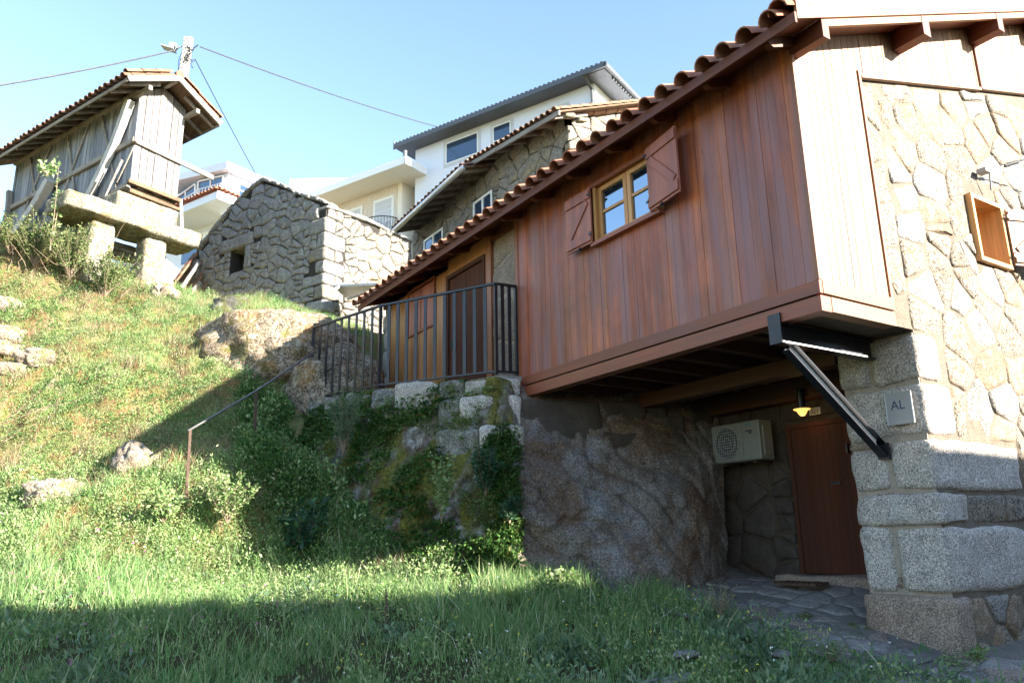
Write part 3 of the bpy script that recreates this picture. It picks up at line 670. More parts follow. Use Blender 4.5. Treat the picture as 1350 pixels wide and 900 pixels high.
while y < Y1-.2:
    MB().prism([(5.63, y, rs(5.63)-.001), (5.63, y, rs(5.63)-.05), (5.70, y, rs(5.70)-.10), (6.02, y, rs(6.02)-.11), (6.02, y, rs(6.02)-.001)], (0, .07, 0)).build('rafter', 'eave_wood', rf); y += .8
def purlin(x, h=.20, wd=.12, y1=5.0): return MB().box((x-wd/2, Y0+.02, rs(x)-h-.025), (wd, 0, 0), (0, y1-Y0-.02, 0), (0, 0, h)).build('purlin', 'eave_wood', rf)
purlin(6.06, .19, .10, 14.0)
for xx in (7.98, 9.86, 11.6): purlin(xx, .24, .14)
def tile_mesh(r=.10, ln=.44, mat='tile', taper=.86, n=8):
    vs = []; fs = []
    for j, (yy, k) in enumerate(((0, 1), (ln, taper))):
        for rr in (r*k, (r-.014)*k):
            for i in range(n+1): t = math.pi*i/n; vs.append((rr*math.cos(t), yy, rr*math.sin(t)*1.05))
    m = n+1; O0, I0, O1, I1 = 0, m, 2*m, 3*m
    for i in range(n): fs += [(O0+i, O0+i+1, O1+i+1, O1+i), (I0+i+1, I0+i, I1+i, I1+i+1), (O0+i+1, O0+i, I0+i, I0+i+1), (O1+i, O1+i+1, I1+i+1, I1+i)]
    fs += [(O0, I0, I1, O1)[::-1], (O0+n, I0+n, I1+n, O1+n)]
    me = bpy.data.meshes.new('roof_tile'); me.from_pydata(vs, [], fs); me.materials.append(M[mat]); me.shade_smooth(); me.set_sharp_from_angle(angle=.9)
    return me
def lay_tiles(parent, p0, along, up, count, pitch, me, jit=.012, lift=.02, rows=1, step=.36, drop=.0):
    along, up = np.array(along, float), np.array(up, float); up /= np.linalg.norm(up); nrm = np.cross(along, up)
    if nrm[2] < 0: nrm = -nrm
    L = wloc(parent)
    for r_ in range(rows):
        for i in range(count):
            p = np.array(p0)+along*(pitch*(i+.5)+random.uniform(-jit, jit))+up*(r_*step+random.uniform(-jit, jit))+nrm*(lift+random.uniform(-.004, .006)-r_*drop)-L
            o = link('roof_tile', me, parent); xa = np.cross(up, nrm)
            a = random.uniform(-.03, .03); xa2 = xa*math.cos(a)+up*math.sin(a); up2 = -xa*math.sin(a)+up*math.cos(a)
            o.matrix_local = Matrix(((xa2[0], up2[0], nrm[0], p[0]), (xa2[1], up2[1], nrm[1], p[1]), (xa2[2], up2[2], nrm[2], p[2]), (0, 0, 0, 1)))
def tile_field(parent, p0, along, up, width, length, pitch, mat, name='tile_field'):
    along, up = np.array(along, float), np.array(up, float); up = up/np.linalg.norm(up); nrm = np.cross(along, up)
    if nrm[2] < 0: nrm = -nrm
    nu = int(width/pitch)*8+1; rows = int(length/.36); V = []; Q = []
    us = np.linspace(0, width, nu); prof = np.where((us/pitch % 1) < .72, np.sin(np.clip((us/pitch % 1)/.72, 0, 1)*np.pi)*.085, -.015*np.sin(((us/pitch % 1)-.72)/.28*np.pi))
    for r_ in range(rows):
        for e_, v in enumerate((r_*.36, (r_+1)*.36+.02)): V.append(np.array(p0)[None]+us[:, None]*along+up*v+nrm*(prof[:, None]+.05-.018*e_))
    V = np.concatenate(V); i = np.arange(nu-1)
    Q = np.concatenate([np.stack([2*r_*nu+i, 2*r_*nu+i+1, (2*r_+1)*nu+i+1, (2*r_+1)*nu+i], -1) for r_ in range(rows)])
    o = npmesh(name, V, Q, None, mat, parent, smooth=True); o['kind'] = 'stuff'; return o
TM = tile_mesh(.108, .46)
lay_tiles(rf, (X0-.12, Y0+.06, rs(X0)+.02), (0, 1, 0), sl_, 37, .284, TM, lift=.02)
lay_tiles(rf, (X0-.09, Y0+.0, rs(X0)+.05), (0, 1, 0), sl_, 1, .2, TM, lift=.05, rows=2)
tile_field(rf, (X0+.16, Y0+.06, rs(X0+.16)+.03), (0, 1, 0), sl_, Y1-Y0-.06, (X1-X0-.1)*1.08, .284, 'tile')
tile_field(rf, (17.9, Y1, rs(5.6)+.04), (0, -1, 0), (-1, 0, .415), Y1-Y0-.06, 6.6, .284, 'tile')
# --- steel bracket under the corner
YB = 4.60
sb = MB().xyz(XF-.045, XF-.022, YB-.07, YB+.07, 1.76, 2.05).build('steel_bracket', 'black_steel', house)
MB().xyz(XF-.02, XC-.04, YB-.008, YB+.008, 1.78, 1.955).xyz(XF-.02, XC-.04, YB-.06, YB+.06, 1.765, 1.78).xyz(XF-.02, XC-.04, YB-.06, YB+.06, 1.945, 1.958).build('beam', 'black_steel', sb)
MB().xyz(XF-.02, XC-.2, YB-.066, YB-.060, 1.766, 1.782).build('edge', 'galv', sb)  # pale strip put on for sunlight catching the lower flange edge
p, q = V3(XF+.12, YB, 1.755), V3(XC-.02, YB, .80); d = (q-p)/np.linalg.norm(q-p); nn = np.cross(d, (0, 1, 0)); nn = nn if nn[0] < 0 else -nn
MB().box(p+nn*-.06+V3(0, -.045, 0), q-p, nn*.012, (0, .09, 0)).box(p+nn*.048+V3(0, -.045, 0), q-p, nn*.012, (0, .09, 0)).box(p-nn*.048+V3(0, .02, 0), q-p, nn*.096, (0, .012, 0)).build('strut', 'black_steel', sb)
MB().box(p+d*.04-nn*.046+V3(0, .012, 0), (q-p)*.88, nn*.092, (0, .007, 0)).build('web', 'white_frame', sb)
MB().xyz(XC-.06, XC-.03, YB-.06, YB+.06, .74, .90).build('plate', 'black_steel', sb)
# --- fittings
ac = MB().xyz(8.36, 8.64, 6.88, 7.72, 1.00, 1.53).build('air_conditioner', 'ac_white', None, bevel=.015)
meta(ac, 'pale air conditioning unit on the dark wall of the porch', 'air conditioner')
MB().xyz(8.352, 8.36, 7.16, 7.70, 1.02, 1.515).build('front_panel', 'ac_white', ac)
fc = V3(8.349, 7.43, 1.265); R_ = .215
dsk = [fc+V3(0, R_*math.cos(t), R_*math.sin(t)) for t in np.linspace(0, 2*math.pi, 33)[:-1]]
MB().prism(dsk, (.003, 0, 0)).build('fan_opening', 'ac_dark', ac)
g = MB()
for k in range(-5, 6):
    hh = math.sqrt(max(0, R_**2-(k*.037)**2)); g.tube([fc+V3(-.004, k*.037, -hh), fc+V3(-.004, k*.037, hh)], .0028, 4); g.tube([fc+V3(-.006, -hh, k*.037), fc+V3(-.006, hh, k*.037)], .0028, 4)
for rr in (.07, .14, .215): g.tube([fc+V3(-.008, rr*math.cos(t), rr*math.sin(t)) for t in np.linspace(0, 2*math.pi, 25)], .003, 4, False)
g.build('grille', 'galv', ac)
MB().prism([(8.357, 7.10, 1.49), (8.357, 7.06, 1.49), (8.357, 7.075, 1.45)], (-.003, 0, 0)).prism([(8.357, 7.05, 1.485), (8.357, 7.01, 1.495), (8.357, 7.025, 1.455)], (-.003, 0, 0)).build('logo', 'teal', ac)
MB().xyz(8.354, 8.357, 6.99, 7.10, 1.385, 1.402).xyz(8.354, 8.357, 7.0, 7.045, 1.355, 1.378).build('lettering', 'sign_ink', ac)
MB().xyz(8.42, 8.60, 6.862, 6.879, 1.05, 1.45).build('side_cover', 'ac_white', ac, bevel=.01)
for yy_ in (7.02, 7.55): MB().xyz(8.40, 8.76, yy_, yy_+.03, .965, .995).build('bracket', 'rust_steel', ac)
lc = H(1057, 538, 0, 8.45); lc[2] = 1.57
lamp = thing('porch_lamp', 'lit yellow glass lamp hanging above the porch door', 'lamp', tuple(lc))
MB().lathe(lc, [(.002, -.085), (.028, -.082), (.05, -.055), (.068, -.02), (.105, -.003), (.105, .004), (.06, .004)], 20).build('lamp_shade', 'lamp_glow', lamp, smooth=True)
MB().tube([lc+V3(0, 0, .003), lc+V3(0, 0, .26)], .05, 12).build('lamp_cap', 'black_steel', lamp)
pl = bpy.data.lights.new('bulb', 'POINT'); pl.energy = .12; pl.color = (1, .6, .28); pl.shadow_soft_size = .05
po = bpy.data.objects.new('bulb', pl); COL.objects.link(po); po.parent = lamp; po.location = (0, 0, -.12)
def text(body, mat, size, o, xd, yd, parent, name='lettering', ext=.001):
    cu = bpy.data.curves.new(name, 'FONT'); cu.body = body; cu.size = size; cu.align_x = 'CENTER'; cu.align_y = 'CENTER'; cu.extrude = ext
    tmp = bpy.data.objects.new('tmp', cu); COL.objects.link(tmp); dg = bpy.context.evaluated_depsgraph_get(); me = bpy.data.meshes.new_from_object(tmp.evaluated_get(dg)); bpy.data.objects.remove(tmp)
    me.materials.clear(); me.materials.append(M[mat]); ob = link(name, me, parent); xd, yd = np.array(xd, float), np.array(yd, float); zd = np.cross(xd, yd); o = np.array(o)-wloc(parent)
    ob.matrix_local = Matrix(((xd[0], yd[0], zd[0], o[0]), (xd[1], yd[1], zd[1], o[1]), (xd[2], yd[2], zd[2], o[2]), (0, 0, 0, 1))); return ob
sc_ = H(1074, 542, 0, 8.70)
sg = MB().xyz(8.70, 8.725, sc_[1]-.085, sc_[1]+.085, sc_[2]-.045, sc_[2]+.05).build('house_number_sign', 'sign_face', None, bevel=.004)
meta(sg, 'small white house number plate over the porch door, right of the lamp', 'sign')
text('321', 'sign_ink', .085, (8.697, sc_[1], sc_[2]), (0, -1, 0), (0, 0, 1), sg)
pc = (4.36, 1.22)
pq = MB().xyz(XC-.082, XC-.072, pc[0]-.15, pc[0]+.13, pc[1]-.16, pc[1]+.16).build('plaque', 'plaque_glass', None)
meta(pq, 'square translucent plaque lettered AL on the grey corner stone', 'plaque')
text('AL', 'plaque_ink', .13, (XC-.084, pc[0]-.0, pc[1]+.03), (0, -1, 0), (0, 0, 1), pq)
for yy_ in (-.15, .12): MB().xyz(XC-.084, XC-.082, pc[0]+yy_, pc[0]+yy_+.01, pc[1]-.16, pc[1]+.16).build('edge', 'pale_trim', pq)
cb = H(1303, 226, 1, 4.02)
cab = thing('cable_anchor', 'wall cable clamp on the sunlit gable beside the small window', 'cable clamp', tuple(cb))
MB().xyz(cb[0]-.10, cb[0]+.02, 4.0, 4.11, cb[2]-.02, cb[2]+.03).tube([cb, cb+V3(.2, -.12, .08)], .012, 6).tube([cb+V3(.02, 0, -.02), cb+V3(.1, .05, -.2)], .01, 6).build('bracket', 'lamp_head', cab)
MB().tube([cb+V3(.18, -.11, .07), cb+V3(.32, -.2, .12)], .022, 8).build('insulator', 'cable', cab)
pcab = MB().tube([cb+V3(.3, -.19, .12), cb+V3(1.5, -1.0, .5), cb+V3(4.5, -3.0, 1.2)], .009, 6).build('power_cable', 'cable', None)
meta(pcab, 'short black cable leaving the wall clamp toward the right edge', 'cable')
# --- door mat / bars on the porch floor
mz = -.56
mat_ = MB()
for k in range(3): mat_.xyz(7.95+k*.1, 8.0+k*.1, 5.95, 6.55, mz, mz+.03)
for k in range(8): mat_.xyz(7.94, 8.22, 5.97+k*.078, 5.99+k*.078, mz+.031, mz+.045)
meta(mat_.build('boot_scraper', 'rust_steel', None), 'low slatted boot scraper lying before the porch door', 'scraper')
# ================================================================ TERRACE, ROCK, RAILINGS
cols = [ # base (px,py,d)   top point
 (C3(372, 668, 11.1), V3(4.05, 14.6, 2.5)), (C3(400, 700, 10.85), V3(4.28, 13.2, 2.42)), (C3(450, 745, 10.5), V3(4.5, 12.3, 2.38)), (C3(500, 765, 10.2), V3(4.68, 11.15, 2.33)),
 (C3(560, 770, 9.8), V3(5.1, 10.2, 2.27)), (C3(620, 778, 9.7), V3(5.45, 9.35, 2.24)), (C3(660, 783, 9.65), V3(5.62, 8.95, 2.20)), (C3(700, 782, 9.75), V3(5.98, 8.9, 2.12)),
 (C3(760, 790, 9.8), V3(6.5, 8.8, 2.13)), (C3(830, 794, 9.8), V3(7.1, 8.5, 2.13)), (C3(890, 790, 9.8), V3(7.7, 8.3, 2.13)), (C3(935, 782, 10.2), V3(8.3, 8.1, 2.13)), (C3(960, 775, 10.8), V3(8.8, 7.95, 2.13))]
def crp(a, t):
    n = len(a)-1; i = min(int(t*n), n-1); f = t*n-i; p0, p1, p2, p3 = a[max(i-1, 0)], a[i], a[i+1], a[min(i+2, n)]
    return .5*((2*p1)+(p2-p0)*f+(2*p0-5*p1+4*p2-p3)*f*f+(3*p1-p0-3*p2+p3)*f**3)
def rock_pt(u, v, amp=1):
    b, t = crp([c[0] for c in cols], u)-V3(0, 0, .35), crp([c[1] for c in cols], u)
    hv = v; p = b+(t-b)*V3(1, 1, 1)*hv
    # the lower rock stands out, the masonry above is set back and steeper
    out = V3(-.55, -.84, 0); k = math.sin(math.pi*min(1, hv))
    right = min(1, max(0, (u-.52)/.12))
    p = p+out*(.12*k+right*.16*math.exp(-((hv-.42)/.3)**2)*(1 if u < .93 else .3))
    d = nz(p, .9, 1)*.20*k+nz(p, 2.3, 2)*.12*min(1, k+.2)+nz(p, 5.5, 3)*.05+nz(p, 14, 4)*.018*(1-.4*right)
    vd, vp = mnoise.voronoi(Vector((p[0]*1.1+p[2]*.5, p[1]*1.1, p[2]*.8-p[0]*.4))); rr_ = mnoise.cell_vector(vp[0]*3.7); d += ((p[0]-vp[0][0]/1.1)*(rr_[0]-.5)*.22+(rr_[1]-.5)*.16)*k*(.6-.35*right)
    vd, vp = mnoise.voronoi(Vector(tuple(p*3.1))); d += (mnoise.cell(vp[0]*5.1)-.5)*.05*k*(1-.6*right)
    if right > .3: # long diagonal fractures in the bare rock
        q = p[0]*1.5+p[2]*1.3+nz(p, 1.2, 9)*.8; fr = abs((q*1.1) % 1-.5); d -= .07*math.exp(-(fr/.06)**2)*k
    return p+out*d*amp
NU, NV = 300, 120
vs = [rock_pt(i/NU, j/NV) for i in range(NU+1) for j in range(NV+1)]
i = np.arange(NU)[:, None]*(NV+1)+np.arange(NV)[None]; q = np.stack([i, i+NV+1, i+NV+2, i+1], -1).reshape(-1, 4)
US = .545; k = int(US*NU)
rk = npmesh('rock_face', np.array(vs), q[:k*NV], None, 'moss_rock', smooth=True); rk['kind'] = 'structure'
bd = npmesh('bedrock', np.array(vs), q[k*NV:], None, 'bedrock', smooth=True); bd['kind'] = 'structure'
# terrace floor
MB().prism([(6.04, 8.95, 2.2), (5.66, 9.0, 2.2), (5.15, 10.25, 2.2), (4.78, 11.15, 2.2), (4.4, 13.0, 2.2), (4.2, 14.6, 2.2), (6.04, 14.6, 2.2)], (0, 0, .06)).build('terrace_floor', 'paving', None, kind='structure')
# masonry blocks capping the rock (pixel corner points on the rock surface)
VS = np.array(vs); _dp = VS @ CF; VPX = F*(VS @ CR)/_dp+675; VPY = 450-F*(VS @ CU)/_dp
def rock_d(px, py):
    d2 = (VPX-px)**2+(VPY-py)**2; idx = np.argsort(d2)[:6]; return float(np.min(VS[idx] @ FH))
def rblock(x0, y0, x1, y1, dep=.3, mat='granite_terrace', seed=0, parent=rk, rnd=.2, amp=.03, out=.05):
    d0, d1 = rock_d(x0+8, (y0+y1)/2)-out, rock_d(x1-8, (y0+y1)/2)-out; d1 = min(d1, d0+.35); d0 = min(d0, d1+.5)
    a, b, c = C3(x0, y1, d0), C3(x1, y1, d1), C3(x0, y0, d0)
    return block('stone', mat, parent, a, (b-a), FH*dep, np.array([0, 0, (c-a)[2]]), n=11, rnd=rnd, amp=amp, seed=seed)
BL = [(612, 500, 687, 522), (606, 521, 688, 563), (633, 561, 691, 604), (518, 504, 578, 551), (577, 501, 613, 527), (398, 529, 427, 557), (426, 524, 455, 553), (454, 518, 488, 547), (487, 512, 519, 541),
      (577, 527, 607, 568), (574, 567, 634, 606), (640, 603, 686, 640)]
for s_, q_ in enumerate(BL): rblock(*q_, seed=s_+80, mat='granite_terrace' if s_ not in (0, 1, 3, 2) else 'granite_quoin', out=.02 if s_ > 8 else .05)
for s_, q_ in enumerate([(689, 526, 794, 590), (795, 528, 852, 566), (853, 526, 880, 570), (879, 546, 908, 598), (908, 528, 944, 575), (795, 566, 850, 592)]):
    rblock(*q_, seed=s_+120, mat='granite_porch', parent=bd, rnd=.2, amp=.04, out=.0)
# balcony railing
A_, B_, C_, D_ = V3(4.31, 13.1, 2.43), V3(4.725, 11.1, 2.36), V3(5.6, 9.03, 2.27), V3(5.975, 9.07, 2.30); RH = 1.33
rl = thing('balcony_railing', 'black steel railing with flat bars along the terrace edge', 'railing', tuple(C_))
for p in (A_, B_, C_, D_): MB().box(p-V3(.022, .022, .0), (.044, 0, 0), (0, .044, 0), (0, 0, RH-.02 if p is not C_ else RH-.02)).build('post', 'black_steel', rl)
for a, b in ((A_, B_), (B_, C_), (C_, D_)):
    MB().beam(a+ZV*RH, b+ZV*RH, .05, .03).build('top_rail', 'black_steel', rl); MB().beam(a+ZV*.04, b+ZV*.04, .045, .025).build('bottom_rail', 'black_steel', rl)
def bars(a, b, n):
    d = (b-a); dn = d/np.linalg.norm(d); nn_ = np.cross(dn, ZV)
    for i in range(1, n):
        p = a+d*i/n; MB().box(p-dn*.03-nn_*.006+ZV*.055, dn*.06, nn_*.012, ZV*(RH-.072)).build('baluster', 'black_steel', rl)
bars(A_, B_, 9); bars(B_, C_, 12); bars(C_, D_, 3)
# sloping handrail up the steps
h0, h1, h2 = C3(251, 566, 10.35), C3(338, 515, 11.5), C3(414, 464, 13.2)
hr = thing('handrail', 'thin sloping steel handrail on two posts beside the overgrown steps', 'handrail', tuple(h0*V3(1, 1, 0)+V3(0, 0, float(TZ(h0[0], h0[1])))))
MB().tube([h0-(h1-h0)*.03, h1, h2], .017, 8).build('rail', 'rail_grey', hr, smooth=True)
f0, f1 = C3(245, 680, 10.35), C3(333, 640, 11.5)
MB().box(f0-V3(.02, .02, .2), (.035, 0, 0), (0, .035, 0), h0-f0+V3(0, 0, .2)).build('post', 'rust_steel', hr)
MB().box(f1-V3(.02, .02, .3), (.04, 0, 0), (0, .04, 0), h1-f1+V3(0, 0, .3)).build('post', 'rust_steel', hr)
# ================================================================ PORCH PAVING
def ptz(x, y): return float(TZ(x, y))
pv = npmesh('porch_floor', [(x, y, ptz(x, y)+.02) for x in np.linspace(6.2, 8.8, 27) for y in np.linspace(4.2, 8.3, 42)], [(i*42+j, (i+1)*42+j, (i+1)*42+j+1, i*42+j+1) for i in range(26) for j in range(41)], None, 'porch_soil', smooth=True); pv['kind'] = 'structure'
rubble(pv, (0, 0, 0), (1, 0, 0), (0, 0, 1), [(6.35, 4.32), (7.46, 4.32), (7.46, 7.3), (6.35, 6.6)], .26, .36, .010, .03, .014, 'paving', seed=61, irr=.3, Vv=V3(0, 1, 0), zfun=lambda x, y: ptz(x, y)+.012, mats=['paving', 'paving', 'granite_base', 'granite_terrace'])
rubble(pv, (0, 0, 0), (1, 0, 0), (0, 0, 1), [(7.5, 5.04), (8.74, 5.04), (8.74, 8.0), (7.5, 7.3)], .26, .36, .010, .03, .014, 'paving', seed=63, irr=.3, Vv=V3(0, 1, 0), zfun=lambda x, y: ptz(x, y)+.018)
pth = npmesh('path', [(x, y, ptz(x, y)+.008) for x in np.linspace(5.4, 10.5, 52) for y in np.linspace(2.6, 4.3, 18)], [(i*18+j, (i+1)*18+j, (i+1)*18+j+1, i*18+j+1) for i in range(51) for j in range(17)], None, 'porch_soil', smooth=True); pth['kind'] = 'structure'
rubble(pth, (0, 0, 0), (1, 0, 0), (0, 0, 1), [(5.7, 3.5), (6.6, 2.7), (10.4, 2.7), (10.4, 4.08), (7.6, 4.08), (7.3, 4.28), (6.4, 4.28)], .24, .40, .014, .03, .016, 'paving', seed=62, mats=['paving', 'paving', 'granite_terrace', 'granite_base'], Vv=V3(0, 1, 0), zfun=lambda x, y: ptz(x, y)+.008)
# loose rocks
def rock_on(px, py, d, r, label, seed, mat='pale_rock', group=None, sink=.35, flat=.6):
    p = C3(px, py, d); p[2] = float(TZ(p[0], p[1]))+r[2]*(1-2*sink)*.5; return boulder('rock', mat, p, r, label, 'rock', seed, flat, group, n=18, rough=.42)
boulder('boulder', 'boulder', C3(365, 478, 14.5), (1.45, 1.5, 1.05), 'big sunlit granite outcrop with rusty lichen below the ruined hut', 'boulder', 3, .95, n=60, rough=.2)
boulder('boulder', 'boulder', C3(430, 545, 14.0), (1.0, 1.1, 1.3), 'shaded granite boulder rising behind the left end of the railing', 'boulder', 13, .95, n=44, rough=.2)
boulder('rock', 'dark_moss_rock', C3(306, 410, 15.3), (.42, .36, .25), 'dark mossy rock on the crest below the hut wall', 'rock', 4, .7, n=18, rough=.4)
rock_on(217, 396, 15.3, (.26, .26, .22), 'pale rock at the foot of the right granary pillar', 5)
rock_on(178, 618, 10.75, (.3, .25, .26), 'rounded pale stone crossed by the handrail shadow', 6, sink=.3, flat=.8)
rock_on(68, 668, 10.2, (.36, .3, .24), 'squarish grey rock low on the left slope', 7, sink=.25)
for k, (a, b, d, r_, lb) in enumerate([(8, 425, 13.1, .34, 'pale boulder at the left edge, topmost of the tumbled wall stones'), (0, 460, 12.8, .34, 'tan boulder at the left edge between two darker wall stones'), (48, 485, 12.6, .3, 'broad whitish boulder right of the tumbled wall stones'), (14, 505, 12.4, .26, 'low boulder at the left edge below the tumbled wall'), (8, 395, 13.9, .3, 'brown boulder in the upper left corner of the slope')]):
    rock_on(a, b, d, (r_, r_*.8, r_*.55), lb, 30+k, group='tumbled stones on the slope', sink=.5)
boulder('rock', 'paving', C3(880, 903, 6.75), (.42, .14, .07), 'flat pale stone in the grass at the bottom edge', 'rock', 9, .8, n=14)
for k, (a, b, d, r_, lb) in enumerate([(905, 862, 7.25, .13, 'flat cobble between grass and paving, farthest left'), (1030, 862, 7.3, .11, 'oval cobble at the edge of the porch paving'), (1105, 893, 6.85, .12, 'white topped cobble near the bottom edge'), (1060, 878, 7.1, .1, 'small cobble beside the grass tuft at the porch edge'), (960, 868, 7.2, .09, 'small rough cobble in front of the porch floor')]):
    boulder('rock', 'paving', C3(a, b, d), (r_, r_*.8, r_*.3), lb, 'rock', 50+k, .8, 'cobbles at the porch edge', n=10)

dg = MB()
for k in range(6): dg.xyz(8.55+k*.06, 8.58+k*.06, 3.35, 3.75, ptz(8.7, 3.5)+.02, ptz(8.7, 3.5)+.05)
dg.xyz(8.53, 8.93, 3.35, 3.38, ptz(8.7, 3.5)+.015, ptz(8.7, 3.5)+.045).xyz(8.53, 8.93, 3.72, 3.75, ptz(8.7, 3.5)+.015, ptz(8.7, 3.5)+.045)
meta(dg.build('drain_grate', 'sheet_metal', None), 'small metal drain grate in the paving at the lower right', 'grate')
# ================================================================ GRANARY (raised corn store)
E2, S2 = dirv(34), dirv(-56)
class Fr:      # local frame: u along E2 (toward the right), w along S2 (away to the left), z up
    def __init__(s, o, k=1.): s.o = np.array(o, float)*V3(1, 1, 0); s.k = k
    def __call__(s, u, w_, z): return (s.o+E2*u+S2*w_+ZV*z)*s.k
    def box(s, mb, u0, u1, w0, w1, z0, z1): return mb.box(s(u0, w0, z0), E2*(u1-u0)*s.k, S2*(w1-w0)*s.k, ZV*(z1-z0)*s.k)
    def b(s, u0, u1, w0, w1, z0, z1, name, mat, par=None, **k): m = MB(); s.box(m, u0, u1, w0, w1, z0, z1); return m.build(name, mat, par, **k)
G = Fr(P(172, 245, 15.5)); gz = 5.0
gr = thing('granary', 'old grey timber granary raised on granite pillars at the top of the slope', 'granary', tuple(G(.5, 1, 5.1)))
GW, GL = 1.12, 5.8
wall_end = G.b(.03, GW-.03, .03, .06, 7.66, 9.95, 'end_wall', 'gap_dark', gr)
n = 7
for i in range(n):
    u0 = i*GW/n; u1 = u0+GW/n-random.uniform(.010, .022); t0, t1 = (10.02+.30*(1-abs(u/GW*2-1)) for u in (u0, u1)); o_ = random.uniform(0, .012)
    MB().prism([G(u0, -o_, 7.66+random.uniform(-.02, .02)), G(u1, -o_, 7.66+random.uniform(-.02, .02)), G(u1, -o_, t1), G(u0, -o_, t0)], S2*.022).build('plank', 'pale_grey_wood', wall_end)
wall_side = G.b(.03, .06, .05, GL, 7.66, 9.9, 'side_wall', 'gap_dark', gr)
wv = 0.01; i = 0
while wv < GL-.05:
    ww = random.uniform(.11, .19); w1 = min(GL, wv+ww-.012); o_ = random.uniform(0, .015)
    MB().prism([G(-o_, wv, 7.62+random.uniform(-.05, .04)), G(-o_, w1, 7.62+random.uniform(-.05, .04)), G(-o_, w1+random.uniform(-.012, .012), 9.95), G(-o_, wv, 9.95)], E2*.02).build('plank', 'grey_wood', wall_side); wv += ww
G.b(GW-.04, GW, .03, GL, 7.66, 9.95, 'side_wall', 'grey_wood', gr); G.b(.02, GW-.02, .05, GL, 7.60, 7.70, 'floor', 'old_dark_wood', gr)
MB().prism([G(0, GL, 7.66), G(GW, GL, 7.66), G(GW, GL, 9.95), G(GW/2, GL, 10.3), G(0, GL, 9.95)], S2*-.02).build('end_wall', 'grey_wood', gr)
def gb_(p, q, wd, ht, mat='old_beam', name='beam', par=gr): return MB().beam(p, q, wd, ht).build(name, mat, par, bevel=.008)
gb_(G(-.05, -.12, 8.72), G(-.05, GL+.1, 8.62), .07, .13); gb_(G(-.10, -.045, 8.72), G(1.95, -.045, 8.60), .06, .12, 'old_beam')
gb_(G(-.04, .0, 9.92), G(-.04, GL, 9.92), .1, .1); gb_(G(-.10, -.06, 7.72), G(GW+.05, -.06, 7.70), .08, .09, 'old_dark_wood'); gb_(G(-.05, -.05, 7.50), G(GW+.08, -.05, 7.48), .10, .07, 'old_dark_wood')
gb_(G(-.05, 0, 7.66), G(-.05, GL, 7.6), .08, .1)
for a, b in (((0.5, 7.7), (1.55, 9.88)), ((1.5, 7.7), (.55, 9.88)), ((2.2, 7.75), (3.1, 9.88)), ((3.2, 7.7), (2.1, 9.88)), ((3.9, 7.7), (5.0, 9.88)), ((5.2, 7.75), (3.9, 9.88)), ((-.02, 8.55), (.5, 7.85))): gb_(G(-.045, a[0], a[1]), G(-.045, b[0], b[1]), .03, .05, 'old_beam', 'brace')
def curved(p0, p1, bow, wd, name='strut', mat='pale_grey_wood'):
    pts = []
    for k in range(9):
        t = k/8; pts.append(p0*(1-t)+p1*t+bow*math.sin(math.pi*t))
    m = MB()
    dn = (p1-p0)/np.linalg.norm(p1-p0)
    for k in range(8): m.beam(pts[k]-(pts[k+1]-pts[k])*.03, pts[k+1], wd, wd*(.55+.06*k), up=E2)
    return m.build(name, mat, gr)
curved(G(-.16, 1.8, 7.4), G(-.12, .2, 9.75), S2*-.20, .17, mat='white_wood'); curved(G(-.25, 5.0, 7.5), G(-.18, 3.35, 8.68), S2*-.1-ZV*.06, .2, mat='white_wood'); curved(G(-.15, .9, 7.3), G(-.12, .25, 8.3), S2*.02, .06)
curved(G(-.1, 6.3, 7.5), G(-.1, 5.75, 9.1), S2*-.3, .12)
gb_(G(GW+.05, -.05, 7.75), G(GW+.14, -.12, 6.75), .09, .07, 'pale_grey_wood', 'prop')
# stone feet
block('sill_stone', 'granite_slab', gr, G(-.28, -.06, 6.98), E2*1.42, S2*.6, ZV*.46, n=9, rnd=.08, amp=.02, seed=201)
block('slab', 'granite_slab', gr, G(-1.42, -.42, 6.58), E2*2.98, S2*1.0, ZV*.38, n=12, rnd=.22, amp=.035, seed=202)
block('slab', 'granite_slab', gr, G(-.5, 1.6, 6.75), E2*2.0, S2*.7, ZV*.22, n=8, rnd=.2, amp=.03, seed=212)
block('sill_stone', 'granite_slab', gr, G(-.1, 3.0, 7.05), E2*1.3, S2*2.9, ZV*.36, n=9, rnd=.1, amp=.03, seed=213)
for s_, (u0, u1, zb, w0) in enumerate([(-.80, -.30, 5.2, -.2), (.36, .88, 4.7, -.22), (.35, .8, 5.4, 4.4), (-.7, -.3, 5.4, 4.4)]):
    block('pillar', 'granite_slab', gr, G(u0, w0, zb), E2*(u1-u0), S2*.46, ZV*(6.62-zb), n=8, rnd=.2, amp=.03, seed=220+s_)
gb_(G(-1.0, .95, 6.62), G(1.4, .75, 6.55), .1, .09, 'pale_grey_wood', 'loose_pole'); gb_(G(-1.0, 1.15, 6.48), G(1.4, .9, 6.40), .07, .07, 'old_beam', 'loose_pole')
